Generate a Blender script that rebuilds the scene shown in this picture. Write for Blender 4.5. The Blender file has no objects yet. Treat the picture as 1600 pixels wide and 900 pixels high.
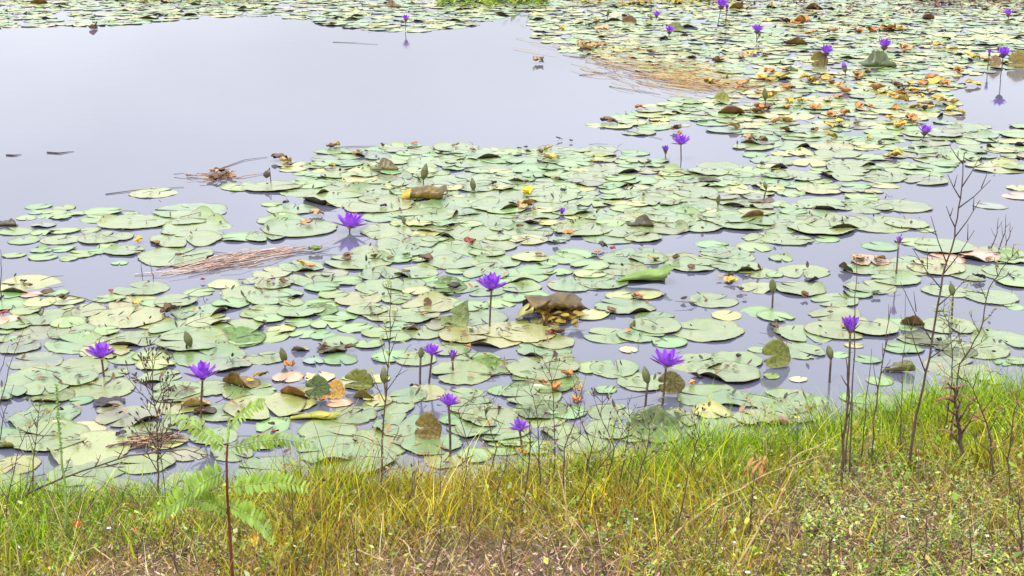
import bpy, math, random
import numpy as np
from mathutils import Vector, Matrix, Euler
rad = math.radians
rng = random.Random(11)
nr = np.random.RandomState(5)
C = bpy.context.scene.collection
scene = bpy.context.scene

# ------------------------------------------------------------------ camera
H, PITCH, FPX = 1.75, rad(16.5), 2200.0
cam = bpy.data.cameras.new('camera'); camo = bpy.data.objects.new('camera', cam); C.objects.link(camo)
camo.location = (0, 0, H); camo.rotation_euler = (math.pi/2 - PITCH, 0, 0)
cam.sensor_width = 36; cam.lens = 36*FPX/1600; cam.clip_start = 0.05; cam.clip_end = 2000
scene.camera = camo
# ------------------------------------------------------------------ sky, sun, exposure
SUN_EL, SUN_AZ = rad(58), rad(215)
w = bpy.data.worlds.new('World'); scene.world = w; w.use_nodes = True
nt = w.node_tree; nt.nodes.clear()
N = nt.nodes.new; L = nt.links.new
sky = N('ShaderNodeTexSky'); sky.sky_type = 'NISHITA'; sky.sun_disc = False
sky.sun_elevation = SUN_EL; sky.sun_rotation = SUN_AZ; sky.dust_density = 3.0; sky.air_density = 1.0
tc = N('ShaderNodeTexCoord'); sep = N('ShaderNodeSeparateXYZ'); L(tc.outputs['Generated'], sep.inputs[0])
# overcast cover: brighter to the zenith, soft cloud masses
mr = N('ShaderNodeMapRange'); L(sep.outputs['Z'], mr.inputs[0]); mr.inputs[1].default_value = 0; mr.inputs[2].default_value = 1
mr.inputs[3].default_value = 0.50; mr.inputs[4].default_value = 1.50
mp = N('ShaderNodeMapping'); mp.inputs['Scale'].default_value = (1, 1, 2.2); L(tc.outputs['Generated'], mp.inputs[0])
nz = N('ShaderNodeTexNoise'); nz.inputs['Scale'].default_value = 3.0; nz.inputs['Detail'].default_value = 4; L(mp.outputs[0], nz.inputs['Vector'])
mr2 = N('ShaderNodeMapRange'); L(nz.outputs['Fac'], mr2.inputs[0]); mr2.inputs[1].default_value = .3; mr2.inputs[2].default_value = .7
mr2.inputs[3].default_value = .86; mr2.inputs[4].default_value = 1.12
mu = N('ShaderNodeMath'); mu.operation = 'MULTIPLY'; L(mr.outputs[0], mu.inputs[0]); L(mr2.outputs[0], mu.inputs[1])
cl = N('ShaderNodeMix'); cl.data_type = 'RGBA'; cl.blend_type = 'MULTIPLY'; cl.inputs[0].default_value = 1
cl.inputs[6].default_value = (16.9, 17.2, 18.5, 1); L(mu.outputs[0], cl.inputs[7])
mx = N('ShaderNodeMix'); mx.data_type = 'RGBA'; mx.inputs[0].default_value = 0.82
L(sky.outputs[0], mx.inputs[6]); L(cl.outputs[2], mx.inputs[7])
bg = N('ShaderNodeBackground'); bg.inputs[1].default_value = 0.12; L(mx.outputs[2], bg.inputs[0])
wo = N('ShaderNodeOutputWorld'); L(bg.outputs[0], wo.inputs[0])
sun = bpy.data.lights.new('sun', 'SUN'); sun.energy = 2.2; sun.angle = rad(12); sun.color = (1, .96, .88)
suno = bpy.data.objects.new('sun', sun); C.objects.link(suno)
d = Vector((math.sin(SUN_AZ)*math.cos(SUN_EL), math.cos(SUN_AZ)*math.cos(SUN_EL), math.sin(SUN_EL)))
suno.rotation_euler = d.to_track_quat('Z', 'Y').to_euler(); suno.location = (0, 0, 20)
scene.view_settings.view_transform = 'Standard'; scene.view_settings.look = 'None'
scene.view_settings.exposure = 0.10; scene.view_settings.gamma = 1
scene.render.engine = 'CYCLES'; scene.cycles.max_bounces = 6; scene.cycles.transparent_max_bounces = 4
scene.cycles.use_denoising = True

# ------------------------------------------------------------------ picture <-> place
cP, sP = math.cos(PITCH), math.sin(PITCH)
def ray(x, y):
    a = (x-800)/FPX; b = (450-y)/FPX
    return (a, cP + b*sP, -sP + b*cP)
def P(x, y, z=0.0):
    dx, dy, dz = ray(x, y); t = (z-H)/dz
    return Vector((dx*t, dy*t, z))
def at_Y(x, y, Y):
    dx, dy, dz = ray(x, y); t = Y/dy
    return Vector((dx*t, Y, H + dz*t))
def mpp(p):                        # metres per photograph pixel at a point
    return (p[1]*cP + (H-p[2])*sP)/FPX
def to_px(p):
    x, y, z = p[0], p[1], p[2]-H
    dep = y*cP - z*sP; up = y*sP + z*cP
    return 800 + FPX*x/dep, 450 - FPX*up/dep

# ------------------------------------------------------------------ object helpers
def tag(o, label=None, cat=None, group=None, kind=None):
    if label: o['label'] = label
    if cat: o['category'] = cat
    if group: o['group'] = group
    if kind: o['kind'] = kind
    return o
def link(name, me, parent=None, mats=()):
    o = bpy.data.objects.new(name, me); C.objects.link(o); o.parent = parent
    for m in mats:
        if me is not None and m.name not in [k.name for k in me.materials if k]: me.materials.append(m)
    return o
def empty(name, loc, rz=0):
    o = bpy.data.objects.new(name, None); C.objects.link(o); o.location = loc; o.rotation_euler = (0, 0, rz)
    o.empty_display_size = .02
    return o
def np_mesh(name, V, F, col=None, smooth=True, mi=None):
    V = np.asarray(V, dtype=np.float32).reshape(-1, 3); F = np.asarray(F, dtype=np.int32); k = F.shape[1]
    me = bpy.data.meshes.new(name)
    me.vertices.add(len(V)); me.vertices.foreach_set('co', V.ravel())
    me.loops.add(F.size); me.loops.foreach_set('vertex_index', F.ravel())
    me.polygons.add(len(F)); me.polygons.foreach_set('loop_start', np.arange(0, F.size, k, dtype=np.int32))
    me.polygons.foreach_set('loop_total', np.full(len(F), k, dtype=np.int32))
    if mi is not None: me.polygons.foreach_set('material_index', np.asarray(mi, dtype=np.int32))
    me.polygons.foreach_set('use_smooth', np.full(len(F), smooth, dtype=bool))
    me.update(calc_edges=True)
    if col is not None:
        a = me.color_attributes.new('tint', 'FLOAT_COLOR', 'POINT')
        c4 = np.ones((len(V), 4), dtype=np.float32); c4[:, :3] = col; a.data.foreach_set('color', c4.ravel())
    return me
class MB:
    def __init__(s): s.v = []; s.f = []; s.m = []; s.c = []
    def add(s, V, F, m=0, c=None):
        n = len(s.v); s.v += [tuple(p) for p in V]; s.f += [tuple(i+n for i in f) for f in F]; s.m += [m]*len(F)
        s.c += [c or (1, 1, 1)]*len(V)
    def tube(s, pts, r0, r1=None, sides=6, m=0, c=None, cap=True):
        r1 = r0 if r1 is None else r1; pts = [Vector(p) for p in pts]; V = []; n = len(pts)
        for i, p in enumerate(pts):
            t = (pts[min(i+1, n-1)] - pts[max(i-1, 0)]).normalized()
            a = t.cross(Vector((.3, 1, .1)))
            a = a.normalized() if a.length > 1e-4 else Vector((1, 0, 0)); b = t.cross(a)
            r = r0 + (r1-r0)*i/max(n-1, 1)
            for k in range(sides):
                q = 2*math.pi*k/sides; V.append(p + a*math.cos(q)*r + b*math.sin(q)*r)
        F = [(i*sides+k, i*sides+(k+1) % sides, (i+1)*sides+(k+1) % sides, (i+1)*sides+k) for i in range(n-1) for k in range(sides)]
        if cap: F += [tuple(reversed(range(sides))), tuple((n-1)*sides+k for k in range(sides))]
        s.add(V, F, m, c)
    def lathe(s, base, axis, prof, sides=10, m=0, c=None):     # prof: (distance along axis, radius)
        t = Vector(axis).normalized(); a = t.cross(Vector((.2, 1, .1))).normalized(); b = t.cross(a); base = Vector(base); V = []
        for h, r in prof:
            for k in range(sides):
                q = 2*math.pi*k/sides; V.append(base + t*h + a*math.cos(q)*r + b*math.sin(q)*r)
        n = len(prof)
        F = [(i*sides+k, i*sides+(k+1) % sides, (i+1)*sides+(k+1) % sides, (i+1)*sides+k) for i in range(n-1) for k in range(sides)]
        F += [tuple(reversed(range(sides))), tuple((n-1)*sides+k for k in range(sides))]
        s.add(V, F, m, c)
    def leaf(s, base, dirv, up, ln, wd, m=0, c=None, curl=.25, seg=4, cup=.15):
        d = Vector(dirv).normalized(); sd = d.cross(Vector(up)); sd = sd.normalized() if sd.length > 1e-4 else Vector((1, 0, 0)); u = sd.cross(d)
        V = []; base = Vector(base)
        for i in range(seg+1):
            t = i/seg; ww = wd*.5*max(.04, math.sin(math.pi*min(1, t*.86+.12))**.8) if i < seg else wd*.03
            cpt = base + d*ln*t - u*(curl*ln*t*t)
            V += [cpt - sd*ww + u*ww*cup*2, cpt, cpt + sd*ww + u*ww*cup*2]
        F = []
        for i in range(seg):
            for k in range(2): a = i*3+k; F.append((a, a+1, a+4, a+3))
        s.add(V, F, m, c)
    def mesh(s, name, smooth=True, col=False):
        me = bpy.data.meshes.new(name); me.from_pydata(s.v, [], s.f)
        me.polygons.foreach_set('material_index', s.m); me.polygons.foreach_set('use_smooth', [smooth]*len(s.f))
        if col:
            a = me.color_attributes.new('tint', 'FLOAT_COLOR', 'POINT')
            a.data.foreach_set('color', [q for c in s.c for q in (*c, 1)])
        me.update(); return me
    def obj(s, name, mats, parent=None, smooth=True, col=False):
        me = s.mesh(name, smooth, col); return link(name, me, parent, mats)

# ------------------------------------------------------------------ materials
def mat(name): 
    m = bpy.data.materials.new(name); m.use_nodes = True; t = m.node_tree
    return m, t, t.nodes['Principled BSDF']
def node(t, k, **kw):
    n = t.nodes.new(k)
    for a, b in kw.items(): setattr(n, a, b)
    return n
def noise(t, scale, detail=3, src=None, dist=0):
    n = node(t, 'ShaderNodeTexNoise'); n.inputs['Scale'].default_value = scale; n.inputs['Detail'].default_value = detail
    n.inputs['Distortion'].default_value = dist
    if src is not None: t.links.new(src, n.inputs['Vector'])
    return n.outputs['Fac']
def ramp(t, src, stops):
    r = node(t, 'ShaderNodeValToRGB'); e = r.color_ramp.elements
    while len(e) < len(stops): e.new(.5)
    for k, (p, c) in enumerate(stops): e[k].position = p; e[k].color = (*c, 1) if len(c) == 3 else c
    t.links.new(src, r.inputs[0]); return r.outputs[0]
def mix(t, fac, a, b, blend='MIX'):
    n = node(t, 'ShaderNodeMix', data_type='RGBA', blend_type=blend)
    for sck, v in ((0, fac), (6, a), (7, b)):
        if isinstance(v, (int, float)): n.inputs[sck].default_value = v
        elif isinstance(v, tuple): n.inputs[sck].default_value = (*v, 1)
        else: t.links.new(v, n.inputs[sck])
    return n.outputs[2]
def bump(t, bs, src, strength, dist=.002):
    b = node(t, 'ShaderNodeBump'); b.inputs['Strength'].default_value = strength; b.inputs['Distance'].default_value = dist
    t.links.new(src, b.inputs['Height']); t.links.new(b.outputs[0], bs.inputs['Normal'])
def math_(t, op, a, b=None):
    n = node(t, 'ShaderNodeMath', operation=op)
    for i, v in enumerate((a, b)):
        if v is None: continue
        if isinstance(v, (int, float)): n.inputs[i].default_value = v
        else: t.links.new(v, n.inputs[i])
    return n.outputs[0]
def translucent(t, bs, colr, fac=.35):
    tr = node(t, 'ShaderNodeBsdfTranslucent'); t.links.new(colr, tr.inputs[0])
    ms = node(t, 'ShaderNodeMixShader'); ms.inputs[0].default_value = fac
    t.links.new(bs.outputs[0], ms.inputs[1]); t.links.new(tr.outputs[0], ms.inputs[2])
    t.links.new(ms.outputs[0], t.nodes['Material Output'].inputs[0])

def pad_top(name, far=False):
    m, t, b = mat(name)
    if far:
        at = node(t, 'ShaderNodeAttribute', attribute_name='tint'); base = at.outputs['Color']
        geo = node(t, 'ShaderNodeNewGeometry'); co = geo.outputs['Position']
        n1 = noise(t, 9, 4, co); base = mix(t, 1.0, base, ramp(t, n1, [(.3, (1.0, 1.08, 1.0)), (.7, (1.45, 1.5, 1.4))]), 'MULTIPLY')
        t.links.new(base, b.inputs['Base Color']); b.inputs['Roughness'].default_value = .42; b.inputs['Specular IOR Level'].default_value = .8; b.inputs['Coat Weight'].default_value = .7; b.inputs['Coat Roughness'].default_value = .25
        return m
    oi = node(t, 'ShaderNodeObjectInfo'); tcn = node(t, 'ShaderNodeTexCoord'); co = tcn.outputs['Object']
    geo = node(t, 'ShaderNodeNewGeometry'); pos = geo.outputs['Position']
    base = oi.outputs['Color']
    # blotches and paler worn patches
    n1 = noise(t, 11, 5, pos, .6)
    base = mix(t, ramp(t, n1, [(.42, (0, 0, 0)), (.68, (1, 1, 1))]), base, mix(t, .6, base, (.23, .28, .075)))
    n2 = noise(t, 48, 5, pos)
    base = mix(t, ramp(t, n2, [(.62, (0, 0, 0)), (.68, (.85, .85, .85))]), base, (.20, .13, .045))
    n3 = noise(t, 4.5, 3, pos)
    base = mix(t, ramp(t, n3, [(.52, (0, 0, 0)), (.62, (.5, .5, .5))]), base, mix(t, 1.0, base, (.72, .84, .60), 'MULTIPLY'))
    # radial veins
    sp = node(t, 'ShaderNodeSeparateXYZ'); t.links.new(co, sp.inputs[0])
    ang = math_(t, 'ARCTAN2', sp.outputs['Y'], sp.outputs['X'])
    nv = noise(t, 14, 2, co)
    v = math_(t, 'SINE', math_(t, 'ADD', math_(t, 'MULTIPLY', ang, 13), math_(t, 'MULTIPLY', nv, 5)))
    vein = math_(t, 'POWER', math_(t, 'ABSOLUTE', v), .5)
    base = mix(t, ramp(t, vein, [(0, (.35, .35, .35)), (.45, (0, 0, 0))]), base, mix(t, .5, base, (.29, .34, .12)))
    # browning margin: length of the object-space radius (the templates are 1 m in radius)
    ln = node(t, 'ShaderNodeVectorMath', operation='LENGTH'); t.links.new(co, ln.inputs[0])
    rim = math_(t, 'ADD', ln.outputs['Value'], math_(t, 'MULTIPLY', math_(t, 'SUBTRACT', noise(t, 3, 3, co), .5), .35))
    base = mix(t, ramp(t, rim, [(.93, (0, 0, 0)), (1.03, (.55, .55, .55))]), base, (.26, .22, .07))
    t.links.new(base, b.inputs['Base Color'])
    b.inputs['Specular IOR Level'].default_value = .7; b.inputs['Coat Weight'].default_value = .85; b.inputs['Coat Roughness'].default_value = .22
    t.links.new(ramp(t, noise(t, 30, 3, pos), [(.3, (.34,)*3), (.7, (.52,)*3)]), b.inputs['Roughness'])
    hh = math_(t, 'ADD', math_(t, 'MULTIPLY', vein, .5), noise(t, 24, 3, pos))
    bump(t, b, hh, .6, .004)
    return m
M_PAD = pad_top('lily_pad_top'); M_PADF = pad_top('lily_pad_top_far', True)
def simple(name, col, rough=.6, nscale=20, var=.3, transl=0, objcol=False, tint=False, bmp=0, spec=.5, blotch=None):
    m, t, b = mat(name)
    if objcol: base = node(t, 'ShaderNodeObjectInfo').outputs['Color']
    elif tint: base = node(t, 'ShaderNodeAttribute', attribute_name='tint').outputs['Color']
    else:
        r = node(t, 'ShaderNodeRGB'); r.outputs[0].default_value = (*col, 1); base = r.outputs[0]
    pos = node(t, 'ShaderNodeNewGeometry').outputs['Position']
    n1 = noise(t, nscale, 4, pos, .4)
    base = mix(t, 1.0, base, ramp(t, n1, [(.3, (1-var,)*3), (.7, (1+var,)*3)]), 'MULTIPLY')
    t.links.new(base, b.inputs['Base Color']); b.inputs['Roughness'].default_value = rough
    b.inputs['Specular IOR Level'].default_value = spec
    if blotch:
        n2 = noise(t, 17, 5, pos, 1.2); base = mix(t, ramp(t, n2, [(.46, (0, 0, 0)), (.60, (1, 1, 1))]), base, mix(t, 1.0, base, blotch, 'MULTIPLY'))
        t.links.new(base, b.inputs['Base Color'])
    if bmp: bump(t, b, n1, bmp, .004)
    if transl: translucent(t, b, base, transl)
    return m
M_UNDER = simple('lily_pad_underside', (.060, .045, .022), .55, 25, .5, spec=.3)
M_LEAFCOL = simple('withered_leaf_skin', (0, 0, 0), .5, 35, .35, .18, objcol=True, bmp=.6)
M_PETAL = None
def petal_mat():
    m, t, b = mat('violet_petal')
    oi = node(t, 'ShaderNodeObjectInfo'); at = node(t, 'ShaderNodeAttribute', attribute_name='tint')
    base = at.outputs['Color']; t.links.new(base, b.inputs['Base Color']); b.inputs['Roughness'].default_value = .5
    translucent(t, b, base, .35); return m
M_PETAL = petal_mat()
M_STEM = simple('lily_stem', (.085, .05, .035), .5, 60, .35)
M_BUD = simple('bud_sepal_skin', (.10, .11, .035), .5, 50, .4)
M_STAMEN = simple('stamen_yellow', (.55, .30, .05), .6)
M_TWIG = simple('dead_twig_bark', (.075, .045, .032), .8, 60, .4)
M_STALK = simple('dry_straw_stalk', (.42, .29, .13), .7, 60, .35)
M_GREEN = simple('fresh_green_leaf', (.20, .34, .06), .5, 40, .25, .35)
M_GSTEM = simple('green_stalk', (.22, .33, .09), .5, 40, .25)
M_RSTEM = simple('red_stalk', (.15, .035, .028), .45, 50, .3)
M_TINT = simple('grass_blade', (0, 0, 0), .65, 8, .25, .18, tint=True, spec=.08)
M_LIT = simple('plant_litter', (0, 0, 0), .8, 40, .25, 0, tint=True)
M_WHITE = simple('white_petal', (.8, .8, .76), .6, 40, .05)

def water_mat():
    m, t, b = mat('pond_water')
    b.inputs['Base Color'].default_value = (.095, .100, .140, 1); b.inputs['IOR'].default_value = 1.82
    b.inputs['Roughness'].default_value = .03
    pos = node(t, 'ShaderNodeNewGeometry').outputs['Position']
    n1 = noise(t, 2.2, 3, pos); n2 = noise(t, 14, 2, pos)
    h = math_(t, 'ADD', n1, math_(t, 'MULTIPLY', n2, .12)); bump(t, b, h, .10, .01)
    film = ramp(t, noise(t, .9, 5, pos, .8), [(.35, (.025,)*3), (.7, (.09,)*3)])
    t.links.new(film, b.inputs['Roughness'])
    return m
def soil_mat():
    m, t, b = mat('bank_soil')
    pos = node(t, 'ShaderNodeNewGeometry').outputs['Position']
    c = ramp(t, noise(t, 22, 6, pos, .5), [(.3, (.025, .015, .01)), (.5, (.09, .05, .032)), (.68, (.22, .13, .095)), (.8, (.40, .27, .21))])
    c = mix(t, ramp(t, noise(t, 3, 4, pos), [(.4, (0, 0, 0)), (.7, (.7, .7, .7))]), c, (.09, .10, .03))
    t.links.new(c, b.inputs['Base Color']); b.inputs['Roughness'].default_value = .9
    bump(t, b, noise(t, 60, 6, pos), .8, .01); return m
M_WATER = water_mat(); M_SOIL = soil_mat()

# ------------------------------------------------------------------ the setting: ground, water
SH = [(-1400, 850), (-500, 800), (0, 792), (100, 794), (200, 786), (300, 780), (480, 772), (560, 768), (700, 768), (800, 760), (900, 742), (1000, 724),
      (1100, 712), (1200, 705), (1280, 684), (1400, 662), (1450, 648), (1520, 634), (1600, 632), (2100, 600), (3200, 560)]
shore = np.array([[P(x, y).x, P(x, y).y] for x, y in SH])
def shore_y(x): return np.interp(x, shore[:, 0], shore[:, 1])
def terrain(x, y):
    x = np.asarray(x, float); y = np.asarray(y, float)
    dn = shore_y(x) - y
    dn = dn + .03*np.sin(x*9.1+1) + .02*np.sin(x*23+.5*y)
    near = np.where(dn > 0, .24*(1-np.exp(-dn*1.0)), np.maximum(dn*.45, -.45))
    fr = y - (26 + 2*np.sin(x*.12)); side = np.abs(x) - (34 + 2*np.sin(y*.2))
    far = np.clip(np.maximum(fr, side)*.25, -.45, .6) + np.clip(np.maximum(fr, side)-4, 0, 300)*.004
    z = np.maximum(near, far)
    z = z + np.where(dn > .05, .012*np.sin(x*13+y*7)*np.cos(y*11-x*5) + .006*np.sin(x*41+3)*np.sin(y*37), 0)
    return z
def G(x, y):
    z = .1
    for _ in range(12):
        p = P(x, y, z); z = .5*z + .5*float(terrain(p.x, p.y))
    return P(x, y, z)
def axis(lo, hi, step, ext):
    a = list(np.arange(lo, hi+1e-6, step)); s = step
    while a[-1] < ext: s *= 1.35; a.append(a[-1]+s)
    s = step
    while a[0] > -ext: s *= 1.35; a.insert(0, a[0]-s)
    return np.array(a)
gx = axis(-2.6, 2.8, .025, 600); gy = axis(1.6, 5.2, .025, 600)
X, Y = np.meshgrid(gx, gy); Z = terrain(X, Y)
Vg = np.stack([X, Y, Z], -1).reshape(-1, 3); nx, ny = len(gx), len(gy)
idx = np.arange(nx*ny).reshape(ny, nx)
Fg = np.stack([idx[:-1, :-1], idx[:-1, 1:], idx[1:, 1:], idx[1:, :-1]], -1).reshape(-1, 4)
tag(link('ground', np_mesh('ground', Vg, Fg), None, [M_SOIL]), kind='structure', label='pinkish brown soil of the pond bank')
wx = np.array([-40, -20, -8, 0, 8, 20, 40.]); wy = np.array([1.5, 5, 10, 18, 30, 34.])
X, Y = np.meshgrid(wx, wy); Vw = np.stack([X, Y, 0*X], -1).reshape(-1, 3); idx = np.arange(len(Vw)).reshape(len(wy), len(wx))
Fw = np.stack([idx[:-1, :-1], idx[:-1, 1:], idx[1:, 1:], idx[1:, :-1]], -1).reshape(-1, 4)
tag(link('water', np_mesh('water', Vw, Fw), None, [M_WATER]), kind='structure', label='smooth lavender grey pond water reflecting an overcast sky')

# ------------------------------------------------------------------ landmarks and labels
LM = []     # (reference phrase, x px, y px)
used = set()
def place_label(head, x, y, far_label, maxd=150):
    """A label from the nearest thing one can find; shared phrase when none is near."""
    c = sorted(((math.hypot((x-lx), (y-ly)*2.0), ref, lx, ly) for ref, lx, ly in LM))[:14]
    s = .35 + .65*min(1, max(0, (y+120)/600))
    for dd, ref, lx, ly in c:
        if dd > maxd*s*2.3: break
        dx, dy = x-lx, (y-ly)*2.2
        a = math.degrees(math.atan2(-dy, dx)) % 360
        rel = ['right of', 'behind and right of', 'behind', 'behind and left of', 'left of', 'in front and left of', 'in front of', 'in front and right of'][int(((a+22.5) % 360)//45)]
        lab = f'{head} {rel} {ref}'
        if len(lab.split()) <= 16 and lab not in used:
            used.add(lab); return lab
    return far_label

# ------------------------------------------------------------------ lily pads
def pad_mesh(name, seed, rim=.035, wave=.02, rings=(0, .25, .5, .75, .9, 1.0), seg=56, thick=.011, dents=0):
    """Unit radius floating leaf: notch from margin to centre, wavy toothed margin, a thin but real thickness."""
    r = random.Random(seed); ph = [r.uniform(0, 6.28) for _ in range(8)]
    notch = rad(r.uniform(5, 15)); curve = r.uniform(-.25, .25); el = r.uniform(.9, 1.06)
    lift_a, lift_w = r.uniform(0, 6.28), r.uniform(.5, 1.2)
    curl_a, curl_w = r.uniform(0, 6.28), (r.uniform(.35, .9) if (seed % 3 == 0 and rim > 0) else 0)
    V = []; K = seg+1; e2, e3 = r.uniform(.015, .06), r.uniform(.01, .03)
    bites = [(r.uniform(.5, 5.8), r.uniform(.05, .14), r.uniform(.04, .16)) for _ in range(dents)]
    for lay in (0, 1):
        for R in rings:
            for k in range(K):
                u = k/seg; half = notch*(.15+.85*R)
                a = -math.pi + half + u*(2*math.pi-2*half); 
                a2 = a + curve*(1-R)*.3
                rr = R
                edge = 1 + e2*math.sin(2*a+ph[7]) + .022*math.sin(3*a+ph[0]) + e3*math.sin(7*a+ph[1]) + (.012*math.sin(29*a+ph[2]) if R > .95 else 0)
                for ba, bw, bd in bites:
                    da = abs(((a-ba+math.pi) % (2*math.pi))-math.pi)
                    if da < bw: edge -= bd*(1-da/bw)**.6*R
                rr *= edge
                # lobes round off at the notch
                cu = min(u, 1-u); rr *= 1 - .09*R*max(0, 1-cu/.045)**2
                x = rr*math.cos(a2); y = rr*math.sin(a2)*el
                z = wave*R*R*(math.sin(2*a+ph[3]) + .7*math.sin(5*a+ph[4])*R + .5*math.sin(11*a+ph[5])*R**4)
                z += rim*max(0, R-.72)/.28*(.25 + max(0, math.cos((a-lift_a)*lift_w)))*(.6+.4*math.sin(6*a+ph[6]))
                if curl_w:
                    da = abs(((a-curl_a+math.pi) % (2*math.pi))-math.pi)
                    if da < curl_w and R > .8:
                        q_ = (1-(da/curl_w)**2)*(R-.8)/.2; z += .15*q_; x *= 1-.10*q_; y *= 1-.10*q_
                if lay: z -= thick
                V.append((x, y, z))
    n = len(rings)*K; F = []; mi = []
    for i in range(len(rings)-1):
        for k in range(seg):
            a = i*K+k; F.append((a, a+K, a+K+1, a+1)); mi.append(0)
            b = a+n; F.append((b+1, b+K+1, b+K, b)); mi.append(1)
    o = (len(rings)-1)*K
    for k in range(seg): F.append((o+k, o+k+n, o+k+1+n, o+k+1)); mi.append(1)
    for i in range(len(rings)-1):
        a = i*K; F.append((a, a+n, a+K+n, a+K)); mi.append(1)
        a = i*K+seg; F.append((a+K, a+K+n, a+n, a)); mi.append(1)
    return V, F, mi
TEMPL = []
for s in range(22):
    V, F, mi = pad_mesh('lily_pad', 100+s, rim=[.012, .03, .008, .05][s % 4], wave=[.007, .015, .010][s % 3], dents=[1, 2, 0, 4, 3][s % 5])
    me = np_mesh('lily_pad', V, F, mi=mi); me.materials.append(M_PAD); me.materials.append(M_UNDER); TEMPL.append(me)

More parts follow.
